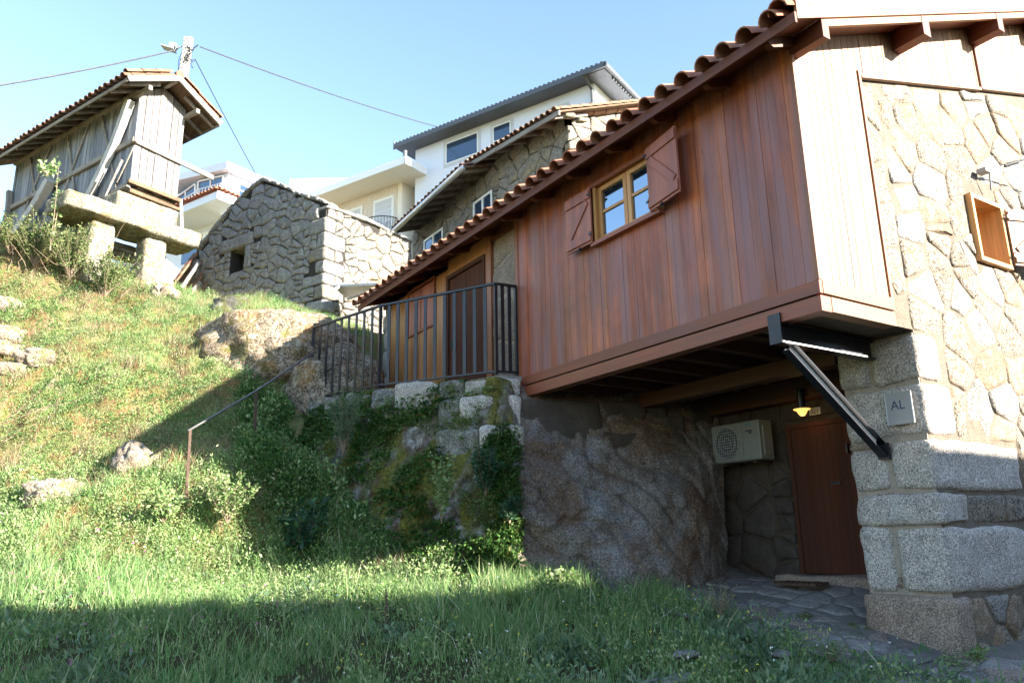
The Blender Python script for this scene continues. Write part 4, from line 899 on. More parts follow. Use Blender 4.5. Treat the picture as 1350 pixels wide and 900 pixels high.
# roof
HW = .56+.52; zt, ze = 10.42, 9.86
groof = MB()
for sgn in (-1, 1):
    c_ = GW/2; e_ = c_+sgn*1.12
    groof.prism([G(c_, -.5, zt), G(e_, -.5, ze-.08), G(e_, -.5, ze-.05), G(c_, -.5, zt+.03)], S2*(GL+1.1))
groof = groof.build('roof', 'old_dark_wood', gr)
for sgn in (-1, 1):
    c_ = GW/2; e_ = c_+sgn*1.16
    gb_(G(c_-sgn*.02, -.53, zt-.02), G(e_, -.53, ze-.09), .05, .13, 'pale_grey_wood', 'barge_board', groof)
    for k in range(13): gb_(G(c_+sgn*.3, k*.48-.3, zt-.27), G(e_-sgn*.02, k*.48-.3, ze-.13), .06, .07, 'old_beam', 'rafter', groof)
    gb_(G(e_-sgn*.01, -.5, ze-.10), G(e_-sgn*.01, GL+.6, ze-.10), .03, .09, 'old_beam', 'fascia_board', groof)
    up = (G(c_, 0, zt)-G(e_, 0, ze-.05)); ln = np.linalg.norm(up)
    TG = tile_mesh(.085, .42, 'old_tile')
    lay_tiles(groof, G(e_+sgn*.05, -.55, ze-.07), S2, up, 32, .215, TG, lift=.03, jit=.02)
    tile_field(groof, G(e_-sgn*.12, -.55, ze+.0), S2, up, GL+1.15, ln-.1, .215, 'old_tile')
    lay_tiles(groof, G(e_, -.55, ze+.03), S2, up, 1, .17, TG, lift=.05, rows=3, step=.38)
for u_ in (-.06, GW/2-.03, GW): gb_(G(u_, -.5, (ze if u_ != GW/2-.03 else zt-.05)-.02), G(u_, .5, (ze if u_ != GW/2-.03 else zt-.05)-.02), .09, .11, 'old_beam', 'purlin', groof)
tile_ridge = MB()
for k in range(17): tile_ridge.tube([G(GW/2, -.55+k*.42, zt+.06), G(GW/2, -.55+k*.42+.44, zt+.045)], [.1, .085], 8)
tile_ridge.build('ridge_tiles', 'old_tile', groof, kind='stuff')
# ================================================================ RUINED STONE HUT
Hc = P(430, 300, 18.1); HT = Fr(Hc); hut = thing('stone_hut', 'roofless dry stone hut with a small square opening and a sunlit right wall', 'hut', tuple(HT(0, 0, 5.0)))
def hpoly(pts, side): # photo outline -> wall coordinates
    out = []
    for px, py in pts:
        q = HV(px, py, HT.o, S2 if side else E2)-HT.o; out.append((float(q @ (S2 if side else E2)), float(q[2])))
    return out
left_out = hpoly([(434, 432), (425, 270), (400, 258), (370, 244), (349, 237), (330, 250), (300, 282), (261, 331), (255, 410)], True)
left_out[0] = (0, 4.6); left_out[1] = (0, left_out[1][1]); left_out[-1] = (5.65, 5.6)
right_out = hpoly([(425, 270), (480, 290), (545, 320)], False)
right_out = [(0, 4.6), (3.2, 4.6), (3.2, right_out[2][1]), (right_out[1][0], right_out[1][1]), (0, right_out[0][1])]
o0 = hpoly([(304, 331), (322, 354)], True); hole = (o0[1][0], o0[0][0], o0[1][1], o0[0][1])
def wallcore(name, outl, d1, nrm, mat, th=.4, hole_=None, par=hut):
    m = MB()
    if hole_ is None: m.prism([HT.o+d1*a+ZV*b for a, b in outl], nrm*-th)
    else: # strips left and right, below and above the opening
        x0, x1, z0, z1 = hole_
        for lim in ([(1, 0, x0)], [(-1, 0, -x1)], [(1, 0, x1), (-1, 0, -x0), (0, 1, z0)], [(1, 0, x1), (-1, 0, -x0), (0, -1, -z1)]):
            pl_ = list(outl) if area(outl) > 0 else list(outl)[::-1]
            for l_ in lim: pl_ = clip(pl_, *l_)
            if len(pl_) > 2: m.prism([HT.o+d1*a+ZV*b+nrm*-.03 for a, b in pl_], nrm*-th)
    return m.build(name, mat, par)
cl = wallcore('left_wall', left_out, S2, -E2, 'gap_dark', .5, hole); cr = wallcore('right_wall', [(a+.0, b-.02) for a, b in right_out], E2, -S2, 'gap_dark', .5, (9, 9.1, 4.7, 4.8))
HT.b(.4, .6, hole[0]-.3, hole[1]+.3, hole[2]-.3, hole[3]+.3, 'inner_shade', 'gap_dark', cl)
block('lintel', 'granite_hut', cl, HT(-.05, hole[0]-.28, hole[3]+.0), S2*(hole[1]-hole[0]+.75), E2*.5, ZV*.36, n=7, rnd=.1, amp=.02, seed=300)
block('jamb', 'granite_hut', cl, HT(-.05, hole[0]-.24, hole[2]-.05), S2*.22, E2*.5, ZV*(hole[3]-hole[2]+.03), n=6, rnd=.12, amp=.015, seed=301)
hz = [(hole[0]-.26, hole[1]+.02, hole[2]-.02, hole[3]+.36), (hole[0]-.28, hole[1]+.47, hole[3], hole[3]+.36)]
hzl, hzr, zq, kq = [], [], 4.75, 0
while zq < 7.95:
    hq = random.uniform(.28, .46); la_, lb_ = (random.uniform(.55, .85), random.uniform(.28, .4)) if kq % 2 else (random.uniform(.28, .4), random.uniform(.55, .8))
    block('corner_stone', 'granite_hut' if kq % 3 else 'granite_old', cr, HT(-.045, -.045, zq), E2*(la_+.045), S2*(lb_+.045), ZV*(hq-.015), n=8, rnd=.14, amp=.022, seed=600+kq)
    hzl.append((-1, lb_+.01, zq, zq+hq)); hzr.append((-1, la_+.01, zq, zq+hq)); zq += hq; kq += 1
hz += hzl
rubble(cl, HT.o, S2, -E2, left_out, .29, .44, .012, .22, .035, 'granite_hut', hz, seed=71, irr=.45, small=.45)
rubble(cr, HT.o, E2, -S2, right_out, .29, .44, .012, .22, .035, 'granite_old', hzr, seed=72, irr=.45, small=.4)
# loose coping along the broken wall tops
for out_, d1, n1, s0 in ((left_out, S2, -E2, 400), (right_out, E2, -S2, 450)):
    tops = out_[1:-1] if d1 is S2 else out_[2:][::-1]
    tops = sorted(tops)
    for a, b in zip(tops[:-1], tops[1:]):
        nn_ = max(1, int(math.hypot(b[0]-a[0], b[1]-a[1])/.3))
        for k in range(nn_):
            t = (k+.5)/nn_; pp = HT.o+d1*(a[0]+(b[0]-a[0])*t)+ZV*(a[1]+(b[1]-a[1])*t); L_ = random.uniform(.24, .42); slope = (b[1]-a[1])/(b[0]-a[0]+1e-6)
            dd = d1+ZV*slope; dd = dd/np.linalg.norm(dd)
            block('coping_stone', 'granite_hut', cl if d1 is S2 else cr, pp-dd*L_/2+n1*.08-ZV*.04, dd*L_, n1*-.5, ZV*random.uniform(.08, .15), n=5, rnd=.3, amp=.02, seed=s0+k+int(a[0]*10))
HT.b(-.1, 3.1, 5.2, 5.7, 4.8, 8.0, 'rear_wall', 'granite_hut', hut); HT.b(2.9, 3.3, .1, 5.2, 4.8, 8.0, 'rear_wall', 'granite_hut', hut)
# sheet roof scrap in front of the hut's right wall
a, b = C3(440, 378, 17.2), C3(512, 375, 16.6)
MB().box(a, b-a, FH*1.2+ZV*.12, ZV*.05).build('metal_sheet', 'sheet_metal', None)
meta(bpy.data.objects['metal_sheet'], 'grey metal sheet jutting from behind the eaves below the hut', 'metal sheet')
m = MB().beam(C3(437, 384, 17.1), C3(468, 366, 17.3), .05, .07).build('loose_board', 'pale_grey_wood', None); meta(m, 'short weathered board resting on the metal sheet', 'board')
m = MB().beam(C3(458, 394, 17.0), C3(500, 378, 16.6), .05, .05).build('loose_board', 'old_beam', None); meta(m, 'lower thin board under the metal sheet end', 'board')
# lean-to with brown tiles between granary and hut
LT = Fr(P(236, 385, 20.5)); lt = thing('lean_to', 'low brown tiled lean-to roof squeezed between granary pillar and hut', 'shed', tuple(LT(0, 0, 5.4)))
LTr = MB().prism([P(232, 392, 20.6), P(228, 372, 20.6), P(262, 328, 21.2), P(262, 392, 21.2)], FH*.1).build('roof', 'old_dark_wood', lt)
a, b = P(231, 368, 20.4), P(262, 326, 21.0); up_ = (b-a)/np.linalg.norm(b-a)
for r_ in range(6):
    for k in range(5):
        p = a+up_*(k*.22)+V3(0, 0, -.24*r_-.05)+CR*(.16*r_)
        MB().beam(p, p+up_*.30-ZV*.02, .16, .05).build('roof_tile', 'old_tile', LTr)
MB().beam(P(236, 384, 20.2), P(262, 346, 20.6), .07, .09).build('rafter', 'pale_grey_wood', LTr); MB().beam(P(246, 392, 20.2), P(264, 372, 20.6), .07, .09).build('rafter', 'old_beam', LTr)
# ================================================================ OLD STONE HOUSE BEHIND
MX, MY = 11.1, 14.27
oh = thing('old_stone_house', 'old granite house with sagging tiled eaves, peeking over the timber house roof', 'house', (11.5, 14.6, 6.0))
mw = MB().xyz(MX+.03, MX+.5, MY+.03, 23.4, 4.5, 10.9).build('side_wall', 'gap_mid', oh)
def mh(px, py): q = H(px, py, 0, MX); return float(q[1]), float(q[2])
wins = []
for (a, b, c, d) in ((624, 262, 649, 305), (559, 312, 584, 350)):
    ya, za = mh(a, b); yb, _ = mh(c, b); _, zd = mh((a+c)/2, d); wins.append((min(ya, yb), max(ya, yb), zd-.4, za-.15))
rubble(mw, (MX, 0, 0), (0, -1, 0), (-1, 0, 0), [(-23.4, 7.0), (-MY, 7.0), (-MY, 10.95), (-23.4, 10.95)], .40, .58, .014, .15, .03, 'granite_old', [(-y1-.05, -y0+.05, z0, z1+.03) for y0, y1, z0, z1 in wins], seed=81, irr=.22, small=.15)
for y0, y1, z0, z1 in wins:
    w_ = MB().xyz(MX+.01, MX+.028, y0, y1, z0, z1).build('window', 'glass_far', mw)
    MB().xyz(MX-.02, MX+.012, y0, y0+.07, z0, z1).xyz(MX-.02, MX+.012, y1-.07, y1, z0, z1).xyz(MX-.019, MX+.011, y0+.07, y1-.07, z1-.07, z1).xyz(MX-.02, MX+.011, (y0+y1)/2-.035, (y0+y1)/2+.035, z0, z1-.07).build('frame', 'white_frame', w_)
# gable of the old house
def mg(px, py): q = H(px, py, 1, MY); return float(q[0]), float(q[2])
g0 = mg(752, 152); g1 = mg(800, 141); g2 = mg(850, 132)
mgw = MB().prism([(MX+.03, MY+.03, 5), (MX+9, MY+.03, 5), (MX+9, MY+.03, g2[1]+1.2), (g2[0], MY+.03, g2[1]-.05), (g1[0], MY+.03, g1[1]-.1), (MX+.03, MY+.03, 10.8)], (0, .45, 0)).build('gable_wall', 'gap_mid', oh)
rubble(mgw, (0, MY, 0), (1, 0, 0), (0, -1, 0), [(MX, 8.0), (MX+5.5, 8.0), (MX+5.5, g2[1]+.4), (g2[0], g2[1]-.02), (g1[0], g1[1]-.08), (MX, 10.95)], .42, .65, .014, .15, .03, 'granite_old', seed=82)
# eaves of the old house: weathered half and guttered half
moss = MB()
def eave(p0, p1, xi, name_beam):
    return p0, p1
ea, eb = H(737, 148, 0, MX-.6), H(612, 221, 0, MX-.6); ec, ed = H(612, 221, 0, MX-.95), H(515, 309, 0, MX-.95)
orf = MB().prism([ea, eb, eb+V3(5.6, 0, 2.3), ea+V3(5.6, 0, 2.3)], (0, 0, .05)).build('roof', 'old_dark_wood', oh)
MB().prism([ec, ed, ed+V3(5.9, 0, 2.2), ec+V3(5.9, 0, 2.2)], (0, 0, .05)).build('roof_boards', 'old_dark_wood', orf)
MB().beam(ea-V3(0, .02, .02), eb-V3(0, 0, .02), .05, .13).build('fascia_board', 'old_beam', orf)
for p0, p1, n_ in ((ea, eb, 7), (ec, ed, 9)):
    for k in range(n_):
        t = (k+.4)/n_; p = p0*(1-t)+p1*t; MB().beam(p+V3(.02, 0, -.045), p+V3(1.1, 0, .36), .08, .09).build('rafter', 'old_beam', orf)
TO = tile_mesh(.10, .42, 'old_tile'); 
for p0, p1 in ((ea, eb), (ec, ed)):
    d = p1-p0; ln = np.linalg.norm(d); lay_tiles(orf, p0+V3(-.05, 0, .05), d/ln, V3(1, 0, .4), int(ln/.25), .25, TO, lift=.02, jit=.02)
    tile_field(orf, p0+V3(.1, 0, .09), d/ln, V3(1, 0, .4), ln, 5.5, .25, 'old_tile')
for k in range(9): # ragged verge tiles over the gable
    p = V3(MX-.5+k*.42, MY-.12, ea[2]+.1+k*.42*.4); MB().tube([p, p+V3(.44, .02, .176)], [.1, .085], 8).build('verge_tile', 'old_tile', orf)
MB().tube([ec+V3(-.04, 0, -.02), ed+V3(-.04, 0, -.02)], .085, 12).build('gutter', 'galv', orf, smooth=True)
for k in range(2): block('verge_stone', 'granite_slab', orf, ea+V3(.15+k*.4, -.1, -.12), (.3, 0, .08), (0, .2, 0), (0, 0, .12), n=5, rnd=.35, amp=.02, seed=500+k)
# ================================================================ WHITE HOUSE WITH CHARCOAL EAVES
W = Fr(P(785, 140, 38), .7); WZ = 24.45
wh = thing('white_house', 'white rendered house with wide charcoal eaves and two dark windows', 'house', tuple(W(0, 0, 10)))
ww_ = W.b(0, 9, 0, 13, 8, WZ+.1, 'wall', 'white_paint', wh)
for (w0, w1, z0, z1) in ((8.05, 10.4, 22.72, 24.02), (5.65, 6.8, 23.05, 23.95), (1.9, 2.8, 22.9, 23.6)):
    wn = W.b(-.03, .02, w0-.26, w1+.26, z0-.26, z1+.26, 'window', 'pale_trim', ww_)
    for (a0, a1, b0, b1) in ((w0-.07, w0, z0-.07, z1+.07), (w1, w1+.07, z0-.07, z1+.07), (w0, w1, z0-.07, z0), (w0, w1, z1, z1+.07)): W.b(-.06, -.031, a0, a1, b0, b1, 'frame', 'white_frame', wn)
    W.b(-.042, -.031, w0, w1, z0, z1, 'pane', 'glass_far', wn)
def hip(fr, u0, u1, w0, w1, z, rise, mat, par, th=.18, soff=None, gut=None):
    uc = min(u1-u0, w1-w0)/2; r = MB()
    A, B_, C_, D_ = fr(u0, w0, z+th), fr(u1, w0, z+th), fr(u1, w1, z+th), fr(u0, w1, z+th); R0, R1 = fr((u0+u1)/2, w0+uc, z+rise), fr((u0+u1)/2, w1-uc, z+rise)
    r.add([A, B_, C_, D_, R0, R1], [(0, 1, 4), (1, 2, 5, 4), (2, 3, 5), (3, 0, 4, 5)]); fr.box(r, u0, u1, w0, w1, z, z+th-.004)
    return r.build('roof', mat, par)
wr = hip(W, -.95, 9.9, -1.15, 13.9, WZ, 2.3, 'charcoal', wh)
W.b(-1.10, -.955, -1.3, 13.9, WZ-.04, WZ+.24, 'gutter', 'charcoal', wr); W.b(-1.10, 9.9, -1.30, -1.155, WZ-.035, WZ+.235, 'gutter', 'charcoal', wr)
W.b(-.9, 9.8, -1.1, 0, WZ-.05, WZ-.004, 'soffit', 'charcoal', wr)
rt = MB()
for k in range(50): W.box(rt, -1.07, -.6, -1.1+k*.3, -1.1+k*.3+.17, WZ+.245, WZ+.33)
rt.build('roof_tiles', 'charcoal', wr, kind='stuff')
dl = MB()
for k in range(18): W.box(dl, .1+k*.3, .25+k*.3, -1.12, -1.02, WZ-.16, WZ-.051)
dl.build('dentils', 'charcoal', wr, kind='stuff')
MB().tube([W(-1.0, .1, WZ-.02), W(-.14, .1, WZ-.5), W(-.14, .1, 20)], .06, 8).build('downpipe', 'charcoal', wh)
MB().tube([W(-1.04, 13.9, WZ-.1), W(-1.04, 13.9, WZ+.45)], .04, 6).build('finial', 'charcoal', wr)
# ================================================================ CREAM HOUSE
K = Fr(P(530, 240, 32)); kh = thing('cream_house', 'cream house with a deep pale soffit, tiled wall and curved balcony rail', 'house', tuple(K(0, 0, 9)))
kw = K.b(.0, 8, 0, 6.5, 8, 16.3, 'wall', 'cream_paint', kh)
K.b(-.02, -.0, .25, 6.4, 12, 16.25, 'tiled_panel', 'beige_tile', kw)
for k in range(30): # tile joints as slim raised lines
    pass
tl = MB()
for r_ in range(16):
    for c_ in range(24): K.box(tl, -.035, -.021, .28+c_*.255, .28+c_*.255+.235, 12.1+r_*.255, 12.1+r_*.255+.235)
tl.build('wall_tiles', 'beige_tile', kw, kind='stuff')
for (w0, w1, z0, z1) in ((.55, 1.55, 13.0, 15.1), (2.5, 3.5, 14.1, 15.1)):
    wn = K.b(-.07, -.036, w0-.12, w1+.12, z0-.12, z1+.12, 'window', 'white_frame', kw)
    for k in range(8): K.b(-.085, -.071, w0, w1, z0+(z1-z0)*k/8+.02, z0+(z1-z0)*(k+1)/8-.01, 'slat', 'pale_trim', wn)
kr = hip(K, -1.25, 8, -1.3, 7.5, 15.72, 1.6, 'cream_paint', kh, .26)
K.b(-1.32, -1.255, -1.37, 7.5, 15.70, 16.04, 'fascia_board', 'white_frame', kr); K.b(-1.32, 8, -1.37, -1.305, 15.702, 16.038, 'fascia_board', 'white_frame', kr)
MB().tube([K(-1.2, -1.25, 15.9), K(-1.2, -1.25, 16.35)], .09, 8).build('finial', 'charcoal', kr)
br = MB()
bz = 13.0
arc = [K(-.05-.8*math.sin(t), .2+2.0*(1-math.cos(t))/2*1.0, bz) for t in np.linspace(0, math.pi, 22)]
br.tube([p+ZV*1.0 for p in arc], .025, 5).tube([p+ZV*.1 for p in arc], .02, 5)
for p in arc: br.tube([p+ZV*.05, p+ZV*1.0], .014, 4)
for k in range(0, 21, 3): # scroll loops
    c_ = (arc[k]+arc[k+1])/2+ZV*.45; d = arc[k+1]-arc[k]; d /= np.linalg.norm(d); br.tube([c_+d*.13*math.cos(t)+ZV*.3*math.sin(t) for t in np.linspace(0, 6.28, 13)], .012, 4, False)
br.build('balcony_rail', 'black_steel', kh)
K.b(-.9, 0, .1, 2.4, bz-.15, bz-.0, 'balcony_slab', 'white_paint', kh)
# small white gabled block left of it
a = P(382, 236, 44); b = P(466, 234, 44); c = P(466, 262, 44); d = P(382, 262, 44)
wb = thing('white_block', 'low white walled building whose flat top shows above the hut', 'building', tuple(d*V3(1, 1, 0)+V3(0, 0, 12)))
MB().prism([V3(a[0], a[1], 12), V3(b[0], b[1], 12), b-ZV*.25, a-ZV*.35], FH*6).build('wall', 'white_paint', wb)
MB().prism([a-ZV*.349, b-ZV*.249, b, a], FH*6.2).build('parapet', 'white_frame', wb)
# ================================================================ PALE HOUSE WITH BLUE GLAZING, LEFT
B = Fr(P(302, 225, 34)); ph = thing('glazed_house', 'pale pink white house with blue glazed loggia and tiled balcony canopy', 'house', tuple(B(0, 0, 9)))
bw = B.b(0, 7, 0, 6.5, 8, 17.0, 'wall', 'white_paint', ph)
bp = HV(302, 224, B.o, S2)
prf = MB().prism([B(-.35, -.3, 17.35), B(-.35, 4.0, 17.95), B(-.35, 7.5, 17.0), B(-.35, 7.5, 17.3), B(-.35, 4.0, 18.3), B(-.35, -.3, 17.75)], E2*7.6).build('roof', 'white_paint', ph)
B.b(0, 6.8, .02, 6.4, 17.0, 17.4, 'upper_wall', 'white_paint', ph)
def bq(px, py, off=0): q = HV(px, py, B.o-E2*off, S2)-B.o; return float(q @ S2), float(q[2])
for poly in ([(262, 240), (295, 232), (293, 254), (262, 264)], [(232, 262), (258, 243), (258, 268), (234, 278)]):
    pts = [bq(*p_, .06) for p_ in poly]; pn = MB().prism([B(-.06, w_, z_) for w_, z_ in pts], E2*.05).build('window', 'glass_far', bw)
    for (w_, z_), (w2_, z2_) in zip(pts, pts[1:]+pts[:1]): MB().beam(B(-.08, w_, z_), B(-.08, w2_, z2_), .06, .09, up=E2).build('frame', 'white_frame', pn)
    mid = [((pts[0][0]*(1-t)+pts[1][0]*t), (pts[0][1]*(1-t)+pts[1][1]*t), (pts[3][0]*(1-t)+pts[2][0]*t), (pts[3][1]*(1-t)+pts[2][1]*t)) for t in (.25, .5, .75)]
    for w_, z_, w2_, z2_ in mid[1:2]: MB().beam(B(-.08, w_, z_), B(-.08, w2_, z2_), .05, .06, up=E2).build('mullion', 'white_frame', pn)
    lo = MB()
    for fr_ in (.45, .7, .97):
        A0 = pts[3][0], pts[3][1]+(pts[0][1]-pts[3][1])*(1-fr_)*.9; A1 = pts[2][0], pts[2][1]+(pts[1][1]-pts[2][1])*(1-fr_)*.9; lo.beam(B(-.2, *A0), B(-.2, *A1), .03, .03, up=E2)
    for k in range(9):
        t = k/8; lo.beam(B(-.2, pts[3][0]*(1-t)+pts[2][0]*t, pts[3][1]*(1-t)+pts[2][1]*t), B(-.2, pts[3][0]*(1-t)+pts[2][0]*t, (pts[3][1]+(pts[0][1]-pts[3][1])*.5)*(1-t)+(pts[2][1]+(pts[1][1]-pts[2][1])*.5)*t), .025, .025, up=E2)
    lo.build('balustrade', 'white_frame', bw)
wn = B.b(.55, 2.6, -.05, -.01, 16.0, 17.0, 'window', 'glass_far', bw)
for k in range(5): B.b(.55+k*.5, .60+k*.5, -.08, -.051, 15.95, 17.05, 'frame', 'white_frame', wn)
for zz in (15.95, 16.33, 16.66, 17.0): B.b(.55, 2.6, -.075, -.052, zz, zz+.05, 'frame', 'white_frame', wn)
cn = B.b(-1.6, 2.6, -1.6, 5.5, 15.0, 15.35, 'canopy', 'white_paint', ph)
TB = tile_mesh(.10, .42, 'tile')
lay_tiles(cn, B(-1.75, -1.7, 15.42), S2, E2+ZV*.25, 28, .25, TB, lift=.0); lay_tiles(cn, B(-1.75, -1.75, 15.42), E2, S2+ZV*.25, 17, .25, TB, lift=.0)
MB().prism([B(-1.6, -1.6, 15.36), B(-1.6, 5.5, 15.36), B(0, 5.5, 15.75), B(0, 0, 15.75)], ZV*.03).build('canopy_roof', 'tile', cn)
MB().prism([B(-1.6, -1.6, 15.36), B(0, 0, 15.75), B(2.6, 0, 15.75), B(2.6, -1.6, 15.36)], ZV*.03).build('canopy_roof', 'tile', cn)
wn = B.b(-.06, .0, 1.6, 3.2, 13.4, 14.6, 'window', 'glass_far', bw); B.b(-.1, -.061, 1.75, 1.85, 13.4, 14.6, 'frame', 'charcoal', wn); B.b(-.1, -.061, 1.0, 1.55, 12.9, 14.6, 'blind', 'white_frame', wn)
lw = B.b(-1.0, -.9, 1, 5, 11.6, 12.6, 'rail_panel', 'white_frame', ph)
for k in range(24): B.b(-1.04, -1.001, 1+k*.16, 1.06+k*.16, 11.6, 12.5, 'baluster', 'pale_trim', lw)
# glazed white doors seen between the granary pillars
a = P(160, 332, 24); b = P(207, 332, 24); c = P(207, 395, 24); d = P(160, 395, 24)
gd = thing('glazed_porch', 'white framed glass porch doors seen under the granary slab', 'glass door', tuple(d))
MB().prism([a, b, c, d], FH*2).build('wall', 'white_frame', gd)
for x0, x1 in ((163, 171), (174, 199)):
    o_ = -FH*.04; MB().prism([P(x0, 336, 24)+o_, P(x1, 336, 24)+o_, P(x1, 386, 24)+o_, P(x0, 386, 24)+o_], FH*.03).build('pane', 'glass_far', gd)
MB().beam(P(203, 332, 23.8), P(198, 395, 23.8), .09, .09).build('post', 'charcoal', gd)
# ================================================================ UTILITY POLE AND WIRES
u0, u1 = P(241, 105, 22), P(249, 50, 22); base = V3(u1[0]-.05, u1[1], 6.8)
up = thing('utility_pole', 'pale concrete utility pole rising behind the granary roof', 'utility pole', tuple(base))
pm = MB(); dirp = (u1-u0)/np.linalg.norm(u1-u0); pb = u1-dirp*9.5
pm.beam(pb, u1, .26, .17, up=FH).build('pole', 'concrete', up, bevel=.02)
hb = MB()
for k in range(9):
    c_ = u1-dirp*(.12+k*.17)-FH*.13; hb.tube([c_-FH*.012, c_+FH*.02], .022, 6)
hb.build('bolt_hole', 'stain', up, kind='stuff')
MB().tube([u1-dirp*.28, u1-dirp*.38-CR*.35, u1-dirp*.30-CR*.42], .025, 6).build('lamp_arm', 'lamp_head', up)
lh = u1-dirp*.33-CR*.60
MB().prism([lh+CR*.24+ZV*.05, lh+CR*.2+ZV*.16, lh-CR*.02+ZV*.20, lh-CR*.05+ZV*.02, lh+CR*.15-ZV*.06], FH*.2).build('lamp_housing', 'lamp_head', up, bevel=.02)
MB().box(lh-CR*.27+ZV*.04-FH*.05, CR*.42-ZV*.14, FH*.3, ZV*.04).build('lamp_lens', 'lamp_head', up)
cl_ = MB()
for k in range(16):
    c_ = u1-dirp*random.uniform(.45, 1.15)+CR*random.uniform(.05, .28)-FH*.1; pts = [c_+CR*random.uniform(-.1, .1)+ZV*random.uniform(-.12, .12) for _ in range(4)]; cl_.tube(pts, .012, 4)
for k in range(3): cl_.tube([u1-dirp*(.3+.1*k)-CR*.1, u1-dirp*.8-CR*(.22-.05*k), u1-dirp*1.6-CR*.16], .012, 4)
cl_.tube([u1-dirp*.5+CR*.1, u1-dirp*.27+CR*.33], .02, 5)
cl_.build('cable_bundle', 'cable', up)
def wire(p, q, sag, r_, label, mat='cable'):
    pts = [p*(1-t)+q*t-ZV*sag*4*t*(1-t) for t in np.linspace(0, 1, 17)]; o = MB().tube(pts, r_, 5).build('power_cable', mat, None); return meta(o, label, 'cable')
wire(P(228, 67, 21.9), P(-60, 122, 17), .08, .024, 'thick black cable running from the pole to the left edge')
wire(P(264, 62, 22), P(650, 186, 36), .25, .022, 'long pale wire crossing the sky from the pole to the white house', 'pale_cable')
wire(P(257, 78, 21.9), P(342, 238, 30), .05, .015, 'thin wire dropping steeply from the pole behind the hut')
# ================================================================ HOUSE ACROSS THE LANE (behind the viewer, shades the lane)
nb = MB().prism([(2, -6, -2.2), (30, -6, -2.2), (30, -6, 4.9), (12.8, -6, 4.95), (11.2, -6, 5.15), (10, -6, 5.4), (8.7, -6, 5.75), (2, -6, 6.7)], (0, -6, 0)).build('neighbour_wall', 'mortar_gable', None, kind='structure')
# ================================================================ VEGETATION
M['grass'] = m_leaf('grass_blades', [(0, (.08, .18, .05)), (.4, (.16, .30, .10)), (.75, (.27, .39, .15)), (.93, (.46, .48, .25)), (1, (.62, .58, .42))])
M['dry'] = m_leaf('dry_grass', [(0, (.22, .18, .10)), (.35, (.33, .27, .16)), (.6, (.46, .40, .27)), (.8, (.26, .14, .07)), (1, (.30, .12, .07))], .8, .3)
M['weed'] = m_leaf('weed_leaves', [(0, (.10, .18, .05)), (.4, (.20, .31, .10)), (.8, (.33, .42, .18)), (1, (.48, .50, .3))])
M['sedum'] = m_leaf('sedum_leaves', [(0, (.26, .36, .10)), (.5, (.38, .48, .16)), (.8, (.48, .42, .2)), (1, (.42, .2, .12))])
M['ivy'] = m_leaf('ivy_leaves', [(0, (.035, .10, .025)), (.5, (.075, .17, .04)), (.85, (.13, .24, .06)), (1, (.3, .3, .12))])
M['bush'] = m_leaf('bush_leaves', [(0, (.06, .10, .03)), (.5, (.14, .20, .06)), (1, (.26, .30, .12))])
M['moss'] = m_leaf('moss_fronds', [(0, (.05, .06, .015)), (.5, (.11, .12, .03)), (1, (.20, .18, .05))])
M['fennel'] = m_leaf('feathery_leaves', [(0, (.09, .17, .09)), (.6, (.16, .25, .13)), (1, (.27, .34, .2))])
M['dark_leaf'] = m_leaf('dark_leaves', [(0, (.02, .06, .035)), (.6, (.035, .10, .05)), (1, (.08, .17, .07))])
M['flower_white'] = m_plain('white_petal', (.8, .8, .75), .6); M['flower_yellow'] = m_plain('yellow_petal', (.75, .65, .08), .6); M['flower_purple'] = m_plain('purple_petal', (.35, .10, .22), .6)
M['stalk'] = m_plain('dry_stalk', (.12, .07, .05), .9)
def in_poly(x, y, poly):
    c = np.zeros(len(x), bool); m = len(poly)
    for i in range(m):
        (x1, y1), (x2, y2) = poly[i], poly[(i+1) % m]
        with np.errstate(divide='ignore', invalid='ignore'): t = ((y1 > y) != (y2 > y)) & (x < (x2-x1)*(y-y1)/(y2-y1+1e-12)+x1)
        c ^= t
    return c
basep = [tuple((c[0]+FH*.45)[:2]) for c in cols]
ROCKP = basep+[(9, 8), (9, 15), (6, 15.5), (4.15, 14.7)]
PAVEP = [tuple(C3(*a)[:2]) for a in ((905, 786, 9.6), (975, 808, 8.7), (1025, 836, 8.05), (1095, 860, 7.5), (1215, 892, 6.9))]+[(8, 2), (16, 2), (16, 12), (7, 9), (6.5, 7.5)]
HUTP = [tuple(HT(*a, 0)[:2]) for a in ((-.2, -.1), (3.5, -.1), (3.5, 6), (-.2, 6))]
def scatter(n, x0, x1, y0, y1, dens=None):
    x = rng.uniform(x0, x1, n); y = rng.uniform(y0, y1, n)
    ok = ~in_poly(x, y, ROCKP) & ~in_poly(x, y, PAVEP) & ~in_poly(x, y, HUTP)
    x, y = x[ok], y[ok]; z = TZ(x, y); p = np.stack([x, y, z], -1); dep = p @ CF; sx = F*(p @ CR)/dep+675; sy = 450-F*(p @ CU)/dep
    ok = (dep > 1) & (sx > -160) & (sx < 1500) & (sy < 1000)
    p = p[ok]; sx = sx[ok]; sy = sy[ok]
    if dens is not None: k = rng.random(len(p)) < dens(p, sx, sy); p, sx, sy = p[k], sx[k], sy[k]
    return p
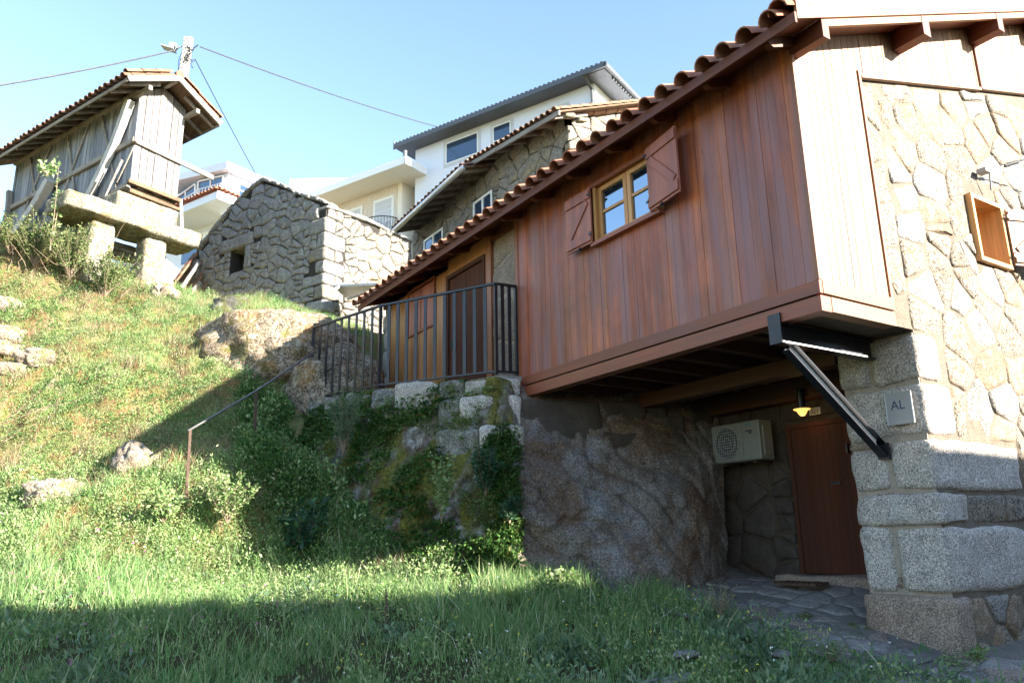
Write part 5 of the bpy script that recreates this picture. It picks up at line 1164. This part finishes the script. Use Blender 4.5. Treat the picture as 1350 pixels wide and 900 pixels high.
def blades(name, p, h, wd, lean, mat, segs=3):
    n = len(p); a = rng.uniform(0, 2*np.pi, n); d = np.stack([np.cos(a), np.sin(a), 0*a], -1); b = rng.uniform(0, 2*np.pi, n); sd = np.stack([np.cos(b), np.sin(b), 0*b], -1)
    h = h*np.ones(n); wd = wd*np.ones(n); ln = lean*rng.uniform(.2, 1.2, n); V = []
    for k in range(segs):
        t = k/segs; c = p+np.array([0, 0, 1])*(h*t*(1-.25*ln*t))[:, None]+d*(h*ln*t*t)[:, None]-np.array([0, 0, .02]); w_ = (wd*(1-t*.75)/2)[:, None]
        V += [c-sd*w_, c+sd*w_]
    V.append(p+np.array([0, 0, 1])*(h*(1-.25*ln))[:, None]+d*(h*ln)[:, None])
    V = np.stack(V, 1); m = 2*segs+1; base = (np.arange(n)*m)[:, None]; Q = np.concatenate([base+np.array([2*k, 2*k+1, 2*k+3, 2*k+2]) for k in range(segs-1)]); T = base+np.array([2*segs-2, 2*segs-1, 2*segs])
    o = npmesh(name, V.reshape(-1, 3), Q, T, mat); return o
def leafmesh(name, c, s, mat, upb=.5, asp=.5, parent=None, dirs=None, droop=.0):
    n = len(c); d = rng.normal(size=(n, 3)); d /= np.linalg.norm(d, axis=1)[:, None]
    if dirs is not None: d = d*.55+dirs
    d[:, 2] = d[:, 2]*(1-upb)+upb*.6-droop; d /= np.linalg.norm(d, axis=1)[:, None]
    r = rng.normal(size=(n, 3)); sdv = np.cross(d, r); sdv /= np.linalg.norm(sdv, axis=1)[:, None]+1e-9; nn_ = np.cross(d, sdv)
    s = (s*rng.uniform(.55, 1.35, n))[:, None]
    V = np.stack([c, c+d*s*.5+sdv*s*asp*.5+nn_*s*.10, c+d*s, c+d*s*.5-sdv*s*asp*.5+nn_*s*.10], 1); b = (np.arange(n)*4)[:, None]
    T = np.concatenate([b+np.array([0, 1, 2]), b+np.array([0, 2, 3])])
    return npmesh(name, V.reshape(-1, 3), None, T, mat, parent)
def clumps(p, per, rad, hgt):  # points in low domes around each centre, with outward directions
    n = len(p); k = np.repeat(np.arange(n), per); m = len(k); a = rng.uniform(0, 2*np.pi, m); rr = np.sqrt(rng.random(m)); sc = rng.uniform(.5, 1.4, n)[k]
    off = np.stack([np.cos(a)*rr*rad, np.sin(a)*rr*rad, rng.random(m)*hgt*np.sqrt(np.maximum(0, 1.02-rr**2))], -1)*sc[:, None]
    d = off/(np.linalg.norm(off, axis=1)[:, None]+1e-6); return p[k]+off, d
yb = lambda p: (p @ FH)
# foreground meadow
def dmead(p, sx, sy): return np.clip(1.2-np.maximum(0, yb(p)-9.6)/1.2, 0, 1)*np.clip((yb(p)-4.5)/1.5, .15, 1)*np.clip((fbm(p[:, 0], p[:, 1], 2.6, 4)-.34)*3.6, .14, 1.1)
g = scatter(400000, -5, 9, 2, 13, dmead)
hn = .45*fbm(g[:, 0], g[:, 1], .8, 21)+.55*fbm(g[:, 0], g[:, 1], 2.6, 4); tall = np.clip((hn-.3)*2.2, .25, 1.3)*(.55+.9*rng.random(len(g))**2)
near = np.clip((yb(g)-6.3)/2.2, .45, 1.2)
sxg = (g @ CR)/(g @ CF)*F+675; near *= np.clip((1130-sxg)/320, .3, 1)
grass = blades('grass', g, .30*tall*near+.04, rng.uniform(.006, .013, len(g))*np.clip(1.25-(yb(g)-6)*.1, .8, 1.2), rng.uniform(.25, 1.0, len(g)), 'grass'); meta(grass, 'lush green meadow grass in the shaded foreground', 'grass', kind='stuff')
g = scatter(26000, -5, 8, 2, 12, lambda p, sx, sy: dmead(p, sx, sy)*np.clip((fbm(p[:, 0], p[:, 1], 1.6, 31)-.42)*6, 0, 1))
c, d = clumps(g, 10, .11, .20); lf = leafmesh('meadow_weeds', c, .036, 'weed', .45, .5, None, d*.7); meta(lf, 'leafy clover and weeds growing among the meadow grass', 'weeds', kind='stuff')
g = scatter(16000, -5, 8.5, 3, 11, lambda p, sx, sy: dmead(p, sx, sy)*np.clip((fbm(p[:, 0], p[:, 1], .9, 37)-.46)*7, 0, 1)*np.clip((1000-sx)/300, .1, 1))
meta(blades('tall_grass', g, rng.uniform(.25, .52, len(g)), rng.uniform(.008, .016, len(g)), rng.uniform(.4, 1.5, len(g)), 'grass'), 'taller arching grass tufts in the meadow', 'grass', kind='stuff')
g = scatter(2200, -5, 7, 3, 10.5, lambda p, sx, sy: dmead(p, sx, sy)*np.clip((fbm(p[:, 0], p[:, 1], 1.1, 47)-.45)*6, 0, 1))
c, d = clumps(g, 26, .15, .18); meta(leafmesh('broad_weeds', c, .085, 'fennel', .5, .34, None, d), 'blue green broad leaved weeds in the shaded meadow', 'weeds', kind='stuff')
# upper slope: weeds, dry grass, stonecrop
def hill(p): return np.clip((yb(p)-9.4)/.8, 0, 1)*np.clip((17.2-yb(p))/.6, 0, 1)
g = scatter(120000, -6, 6.5, 8, 19, lambda p, sx, sy: hill(p)*np.clip((fbm(p[:, 0], p[:, 1], 1.0, 41)-.38)*5+np.clip((11.3-yb(p))/2, 0, .8), .05, 1)*.42)
c, d = clumps(g, 15, .10, .12); meta(leafmesh('hill_weeds', c, .028, 'weed', .4, .5, None, d*.8), 'low green weeds spreading over the sunny slope', 'weeds', kind='stuff')
g = scatter(160000, -6, 6.5, 8, 19, lambda p, sx, sy: hill(p)*np.clip((.56-fbm(p[:, 0], p[:, 1], 1.0, 41))*5, .12, 1))
meta(blades('dry_grass', g, rng.uniform(.05, .17, len(g)), rng.uniform(.004, .008, len(g)), rng.uniform(.4, 1.4, len(g)), 'dry', 2), 'dry straw coloured and reddish grass on the bank', 'dry grass', kind='stuff')
g = scatter(40000, -6, 6.5, 8, 19, lambda p, sx, sy: hill(p)*np.clip((fbm(p[:, 0], p[:, 1], 1.5, 55)-.52)*7, 0, 1)*.6)
c, d = clumps(g, 16, .09, .05); meta(leafmesh('stonecrop', c, .02, 'sedum', .5, .7, None, d), 'yellow green stonecrop cushions on the slope', 'stonecrop', kind='stuff')
g = scatter(90000, -6, 6.5, 8, 19, lambda p, sx, sy: hill(p)*np.clip((fbm(p[:, 0], p[:, 1], .7, 61)-.45)*6, 0, 1)*.8)
meta(blades('slope_grass', g, rng.uniform(.08, .24, len(g)), rng.uniform(.005, .009, len(g)), rng.uniform(.3, 1.2, len(g)), 'grass', 2), 'green grass tufts scattered on the sunny slope', 'grass', kind='stuff')
g = scatter(5200, -6, 6.5, 8, 18.5, lambda p, sx, sy: hill(p)*np.clip((fbm(p[:, 0], p[:, 1], 1.7, 91)-.47)*8, 0, 1))
c, d = clumps(g, 60, .17, .20); meta(leafmesh('slope_herbs', c, .034, 'ivy', .35, .5, None, d*.7), 'darker leafy cushions scattered over the slope', 'herbs', kind='stuff')
g = scatter(5200, -6, 6.5, 8, 18.5, lambda p, sx, sy: hill(p)*np.clip((.5-fbm(p[:, 0], p[:, 1], 1.7, 91))*8, 0, 1))
k_ = np.repeat(np.arange(len(g)), 22); gg = g[k_]+np.stack([rng.normal(0, .05, len(k_)), rng.normal(0, .05, len(k_)), 0*k_], -1)
meta(blades('straw_tufts', gg, rng.uniform(.12, .34, len(gg)), .006, rng.uniform(.5, 1.6, len(gg)), 'dry', 2), 'arching tufts of dead straw on the slope', 'dry grass', kind='stuff')
g = scatter(30000, 0, 6, 9.5, 14.5, lambda p, sx, sy: ((yb(p) > 10.15) & (yb(p) < 13.0) & (sx > 318) & (sx < 600))*np.clip((fbm(p[:, 0], p[:, 1], 2.2, 95)-.3)*4, 0.05, 1)*.5)
c, d = clumps(g, 34, .14, .26); c[:, 2] += 0; meta(leafmesh('bank_ivy', c, .05, 'ivy', .3, .6, None, d*.7), 'dense dark ivy and brambles on the shaded bank beside the rock', 'ivy', kind='stuff')
g = scatter(2200, 0, 6, 9.5, 14.5, lambda p, sx, sy: ((yb(p) > 10.15) & (yb(p) < 13.2) & (sx > 318) & (sx < 600))*np.clip((fbm(p[:, 0], p[:, 1], 2.2, 96)-.42)*5, 0, 1))
c, d = clumps(g, 30, .13, .42); meta(leafmesh('bank_weeds', c, .065, 'weed', .35, .45, None, d*.6), 'lighter green weeds rising from the shaded bank', 'weeds', kind='stuff')
# taller herbs along the foot of the bank
g = scatter(14000, -4, 6, 8, 12.5, lambda p, sx, sy: np.exp(-((yb(p)-10.2)/.9)**2)*np.clip((620-sx)/60, 0, 1)*np.clip((fbm(p[:, 0], p[:, 1], 1.2, 71)-.4)*5, 0, 1))
c, d = clumps(g, 44, .16, .34); meta(leafmesh('tall_herbs', c, .036, 'weed', .35, .42, None, d*.6), 'taller leafy herbs at the foot of the bank', 'herbs', kind='stuff')
# creepers and moss tufts on the rock under the terrace
pts = []; 
for _ in range(8000):
    u, v = rng.random()*.56, rng.random()**1.0*1.0; p = rock_pt(u, v)
    kk = nz(p, 1.3, 77)+.35*nz(p, 4, 78)+(.30 if v < .3 else 0)+(.2 if u < .12 else 0)
    if kk > .06-.45*max(0, 1-u/.25): pts.append(p)
pts = np.array(pts); c, d = clumps(pts, 7, .07, .05); c = c+np.array([-.5, -.8, 0])*rng.uniform(0, .05, (len(c), 1)); dd = np.tile(np.array([[-.5, -.75, -.1]]), (len(c), 1))
meta(leafmesh('ivy', c, .055, 'ivy', .3, .75, None, dd), 'ivy and small creepers covering the shaded rock below the railing', 'ivy', kind='stuff')
pts = np.array([rock_pt(rng.random()*.54, rng.random()) for _ in range(5000)]); kk = np.array([nz(p, 2.1, 99) for p in pts]) > -.05; pts = pts[kk]
c, d = clumps(pts, 6, .04, .02); meta(leafmesh('moss', c+np.array([-.5, -.8, 0])*.015, .016, 'moss', .2, .8, None, np.tile(np.array([[-.5, -.75, 0]]), (len(c), 1))), 'fine dark moss tufts on the terrace rock', 'moss', kind='stuff')
pts = []
for _ in range(5200):
    u, v = rng.random()*.56, rng.random()*.95; p = rock_pt(u, v)
    if nz(p, 1.9, 55) > .02: pts.append(p)
pts = np.array(pts); c, d = clumps(pts, 8, .06, .05); dd = np.tile(np.array([[-.5, -.75, -.1]]), (len(c), 1))
meta(leafmesh('pennywort', c+np.array([-.5, -.8, 0])*.03, .035, 'weed', .3, .8, None, dd), 'bright green small leaved creepers on the shaded rock', 'creepers', kind='stuff')
g_ = np.array([rock_pt(rng.random()*.5, rng.random()**1.5*.95) for _ in range(5000)]); g_ = g_[np.array([nz(p, 2.4, 66) > .05 for p in g_])]
meta(blades('rock_grass', g_+np.array([-.5, -.8, 0])*.02, rng.uniform(.06, .2, len(g_)), .006, rng.uniform(.8, 1.8, len(g_)), 'dry', 2), 'thin dry grass hanging on the terrace rock', 'dry grass', kind='stuff')
# individual plants
def plant(label, base, n_st, h, lsz, mat, spread=.25, per=30, asp=.35, cat='plant', name='plant', lean=(0, 0, 0), stem='bark', sr=.006):
    base = np.array(base, float); t = thing(name, label, cat, tuple(base)); sm = MB(); cs = []; ds = []
    for i in range(n_st):
        a = rng.uniform(0, 6.28); rr = spread*rng.uniform(.2, 1); hh = h*rng.uniform(.6, 1.05); pts = []
        for k in range(6):
            t_ = k/5; pts.append(base+V3(math.cos(a)*rr*t_**1.2, math.sin(a)*rr*t_**1.2, hh*t_)+np.array(lean)*t_**2+rng.normal(size=3)*.012*t_)
        sm.tube(pts, [sr*(1-.7*k/5) for k in range(6)], 4, False)
        for _ in range(per):
            t_ = rng.uniform(.2, 1)**.8; k = min(4, int(t_*5)); f = t_*5-k; cs.append(pts[k]*(1-f)+pts[k+1]*f+rng.normal(size=3)*lsz*.4); ds.append(rng.normal(size=3)*.6)
    sm.build('stem', stem, t); leafmesh('leaves', np.array(cs), lsz, mat, .35, asp, t, np.array(ds)); return t
fe = C3(452, 600, 11.3); plant('feathery grey green plant growing from the terrace rock below the left railing', fe, 26, .95, .07, 'fennel', .30, 60, .16)
plant('dark drooping shrub rooted between the terrace blocks and the bare bedrock', C3(640, 655, 9.75), 22, .62, .06, 'dark_leaf', .26, 60, .35, lean=(-.05, -.1, 0))
plant('small dark shrub on the ledge left of the bare bedrock', C3(672, 690, 9.6), 14, .34, .05, 'dark_leaf', .2, 50, .35)
plant('broad leaved dark plant at the foot of the mossy rock', C3(395, 745, 10.2), 14, .75, .14, 'dark_leaf', .3, 26, .4)
plant('climbing light leaved plant on the mossy rock below the railing middle', C3(582, 690, 9.75), 12, .85, .055, 'weed', .2, 40, .8)
plant('bright leafy herb in the sun strip at the foot of the rock', C3(575, 785, 9.35), 16, .36, .05, 'weed', .28, 40, .6)
plant('bright leafy herb in the sun beside the bedrock foot', C3(735, 788, 9.2), 14, .30, .055, 'weed', .3, 36, .7)
plant('pale green herb on the slope above the lower handrail post', C3(300, 690, 10.1), 26, .65, .05, 'weed', .45, 60, .5)
plant('tall green nettle clump beside the first handrail post', C3(215, 690, 10.0), 18, .40, .055, 'weed', .4, 50, .5)
plant('grass and weeds clump at the foot of the corner stone', C3(1262, 884, 7.25), 16, .14, .05, 'grass', .2, 12, .2)
plant('small tuft at the foot of the small stones by the right edge', C3(1290, 872, 7.45), 12, .12, .04, 'weed', .12, 16, .4)
plant('grass tuft between the cobbles before the porch', C3(1098, 872, 7.1), 22, .17, .06, 'grass', .2, 10, .12)
plant('seeding weeds at the left border of the porch paving', C3(950, 815, 8.5), 22, .34, .02, 'weed', .22, 14, .5)
for k, (a, b, d_, h_, n_) in enumerate([(45, 352, 14.7, 1.05, 44), (92, 368, 14.6, 1.1, 52), (138, 392, 14.5, .9, 44), (12, 335, 14.8, .8, 34)]):
    plant(['twiggy bush under the granary beams, left of the biggest bush', 'biggest twiggy bush below the granary side wall', 'twiggy bush hiding the foot of the left granary pillar', 'twiggy bush at the left edge under the granary'][k], C3(a, b, d_), n_, h_, .05, 'bush', .7, 80, .45, 'bush', 'bush', sr=.009)
sp = C3(66, 330, 14.3); plant('tall leafy shoot rising in front of the granary side wall', sp, 3, 1.75, .09, 'weed', .10, 26, .45, 'shoot', 'shoot', lean=(-.05, .03, 0), sr=.014)
sp = P(61, 232, 14.25); sh = plant('leafy crown on the end of the white granary strut', sp, 8, .28, .10, 'weed', .2, 16, .5, 'shoot', 'shoot')
stk = thing('dry_stalk', 'dark dead flower stalk standing in the meadow', 'stalk', tuple(C3(508, 838, 7.9)))
b0 = C3(508, 840, 7.9); m = MB().tube([b0, b0+V3(.01, 0, .25), b0+V3(0, .01, .44)], .006, 5)
for k in range(26):
    q = b0+V3(0, .005, .18+.26*rng.random()); m.tube([q, q+rng.normal(size=3)*.012+ZV*.01], .007, 4)
m.build('stem', 'stalk', stk)
br_ = MB()
for k in range(14):
    q = C3(rng.uniform(-10, 70), rng.uniform(535, 590), 11.2); pts = [q]; dq = V3(*(rng.normal(size=3)*.3))+CR*.5+ZV*.4
    for _ in range(5): pts.append(pts[-1]+dq*.13+rng.normal(size=3)*.03)
    br_.tube(pts, [.006, .005, .005, .004, .003, .002], 4, False)
meta(br_.build('bramble', 'bark', None), 'bare arching bramble stems at the left edge of the slope', 'bramble', kind='stuff')
tw_ = MB()
for k in range(34):
    q = C3(rng.uniform(0, 165), rng.uniform(330, 395), 14.6); pts = [q]; dq = V3(*(rng.normal(size=3)*.6))+ZV*.5
    for _ in range(4): pts.append(pts[-1]+dq*.12+rng.normal(size=3)*.04)
    tw_.tube(pts, [.009, .008, .006, .004, .003], 4, False)
meta(tw_.build('dead_twigs', 'bark', None), 'tangle of dead pale twigs among the bushes at the crest', 'twigs', kind='stuff')
def flowers(name, n, reg, mat, s, label):
    g = scatter(n*6, *reg)[:n]; hz_ = rng.uniform(.12, .3, len(g)); c = g+np.stack([0*hz_, 0*hz_, hz_], -1)
    k = np.repeat(np.arange(len(c)), 5); o = leafmesh(name, c[k], s, mat, .2, .8); meta(o, label, 'flowers', kind='stuff')
flowers('daisy', 60, (2, 7, 4, 9), 'flower_white', .014, 'tiny white flowers dotted in the meadow'); flowers('buttercup', 110, (2, 7, 4, 8.5), 'flower_yellow', .013, 'tiny yellow flowers dotted in the meadow'); flowers('clover_bloom', 90, (-2.5, 2.5, 7.5, 11), 'flower_purple', .018, 'small purple blooms at the left of the meadow')
# grass on the crest and hut foot
g = scatter(30000, 1, 6.5, 13.5, 19, lambda p, sx, sy: (yb(p) > 14.6)*np.clip((sx-215)/30, 0, 1))
meta(blades('crest_grass', g, rng.uniform(.08, .28, len(g)), .008, rng.uniform(.3, 1.0, len(g)), 'grass', 2), 'sunny grass fringe below the ruined hut', 'grass', kind='stuff')
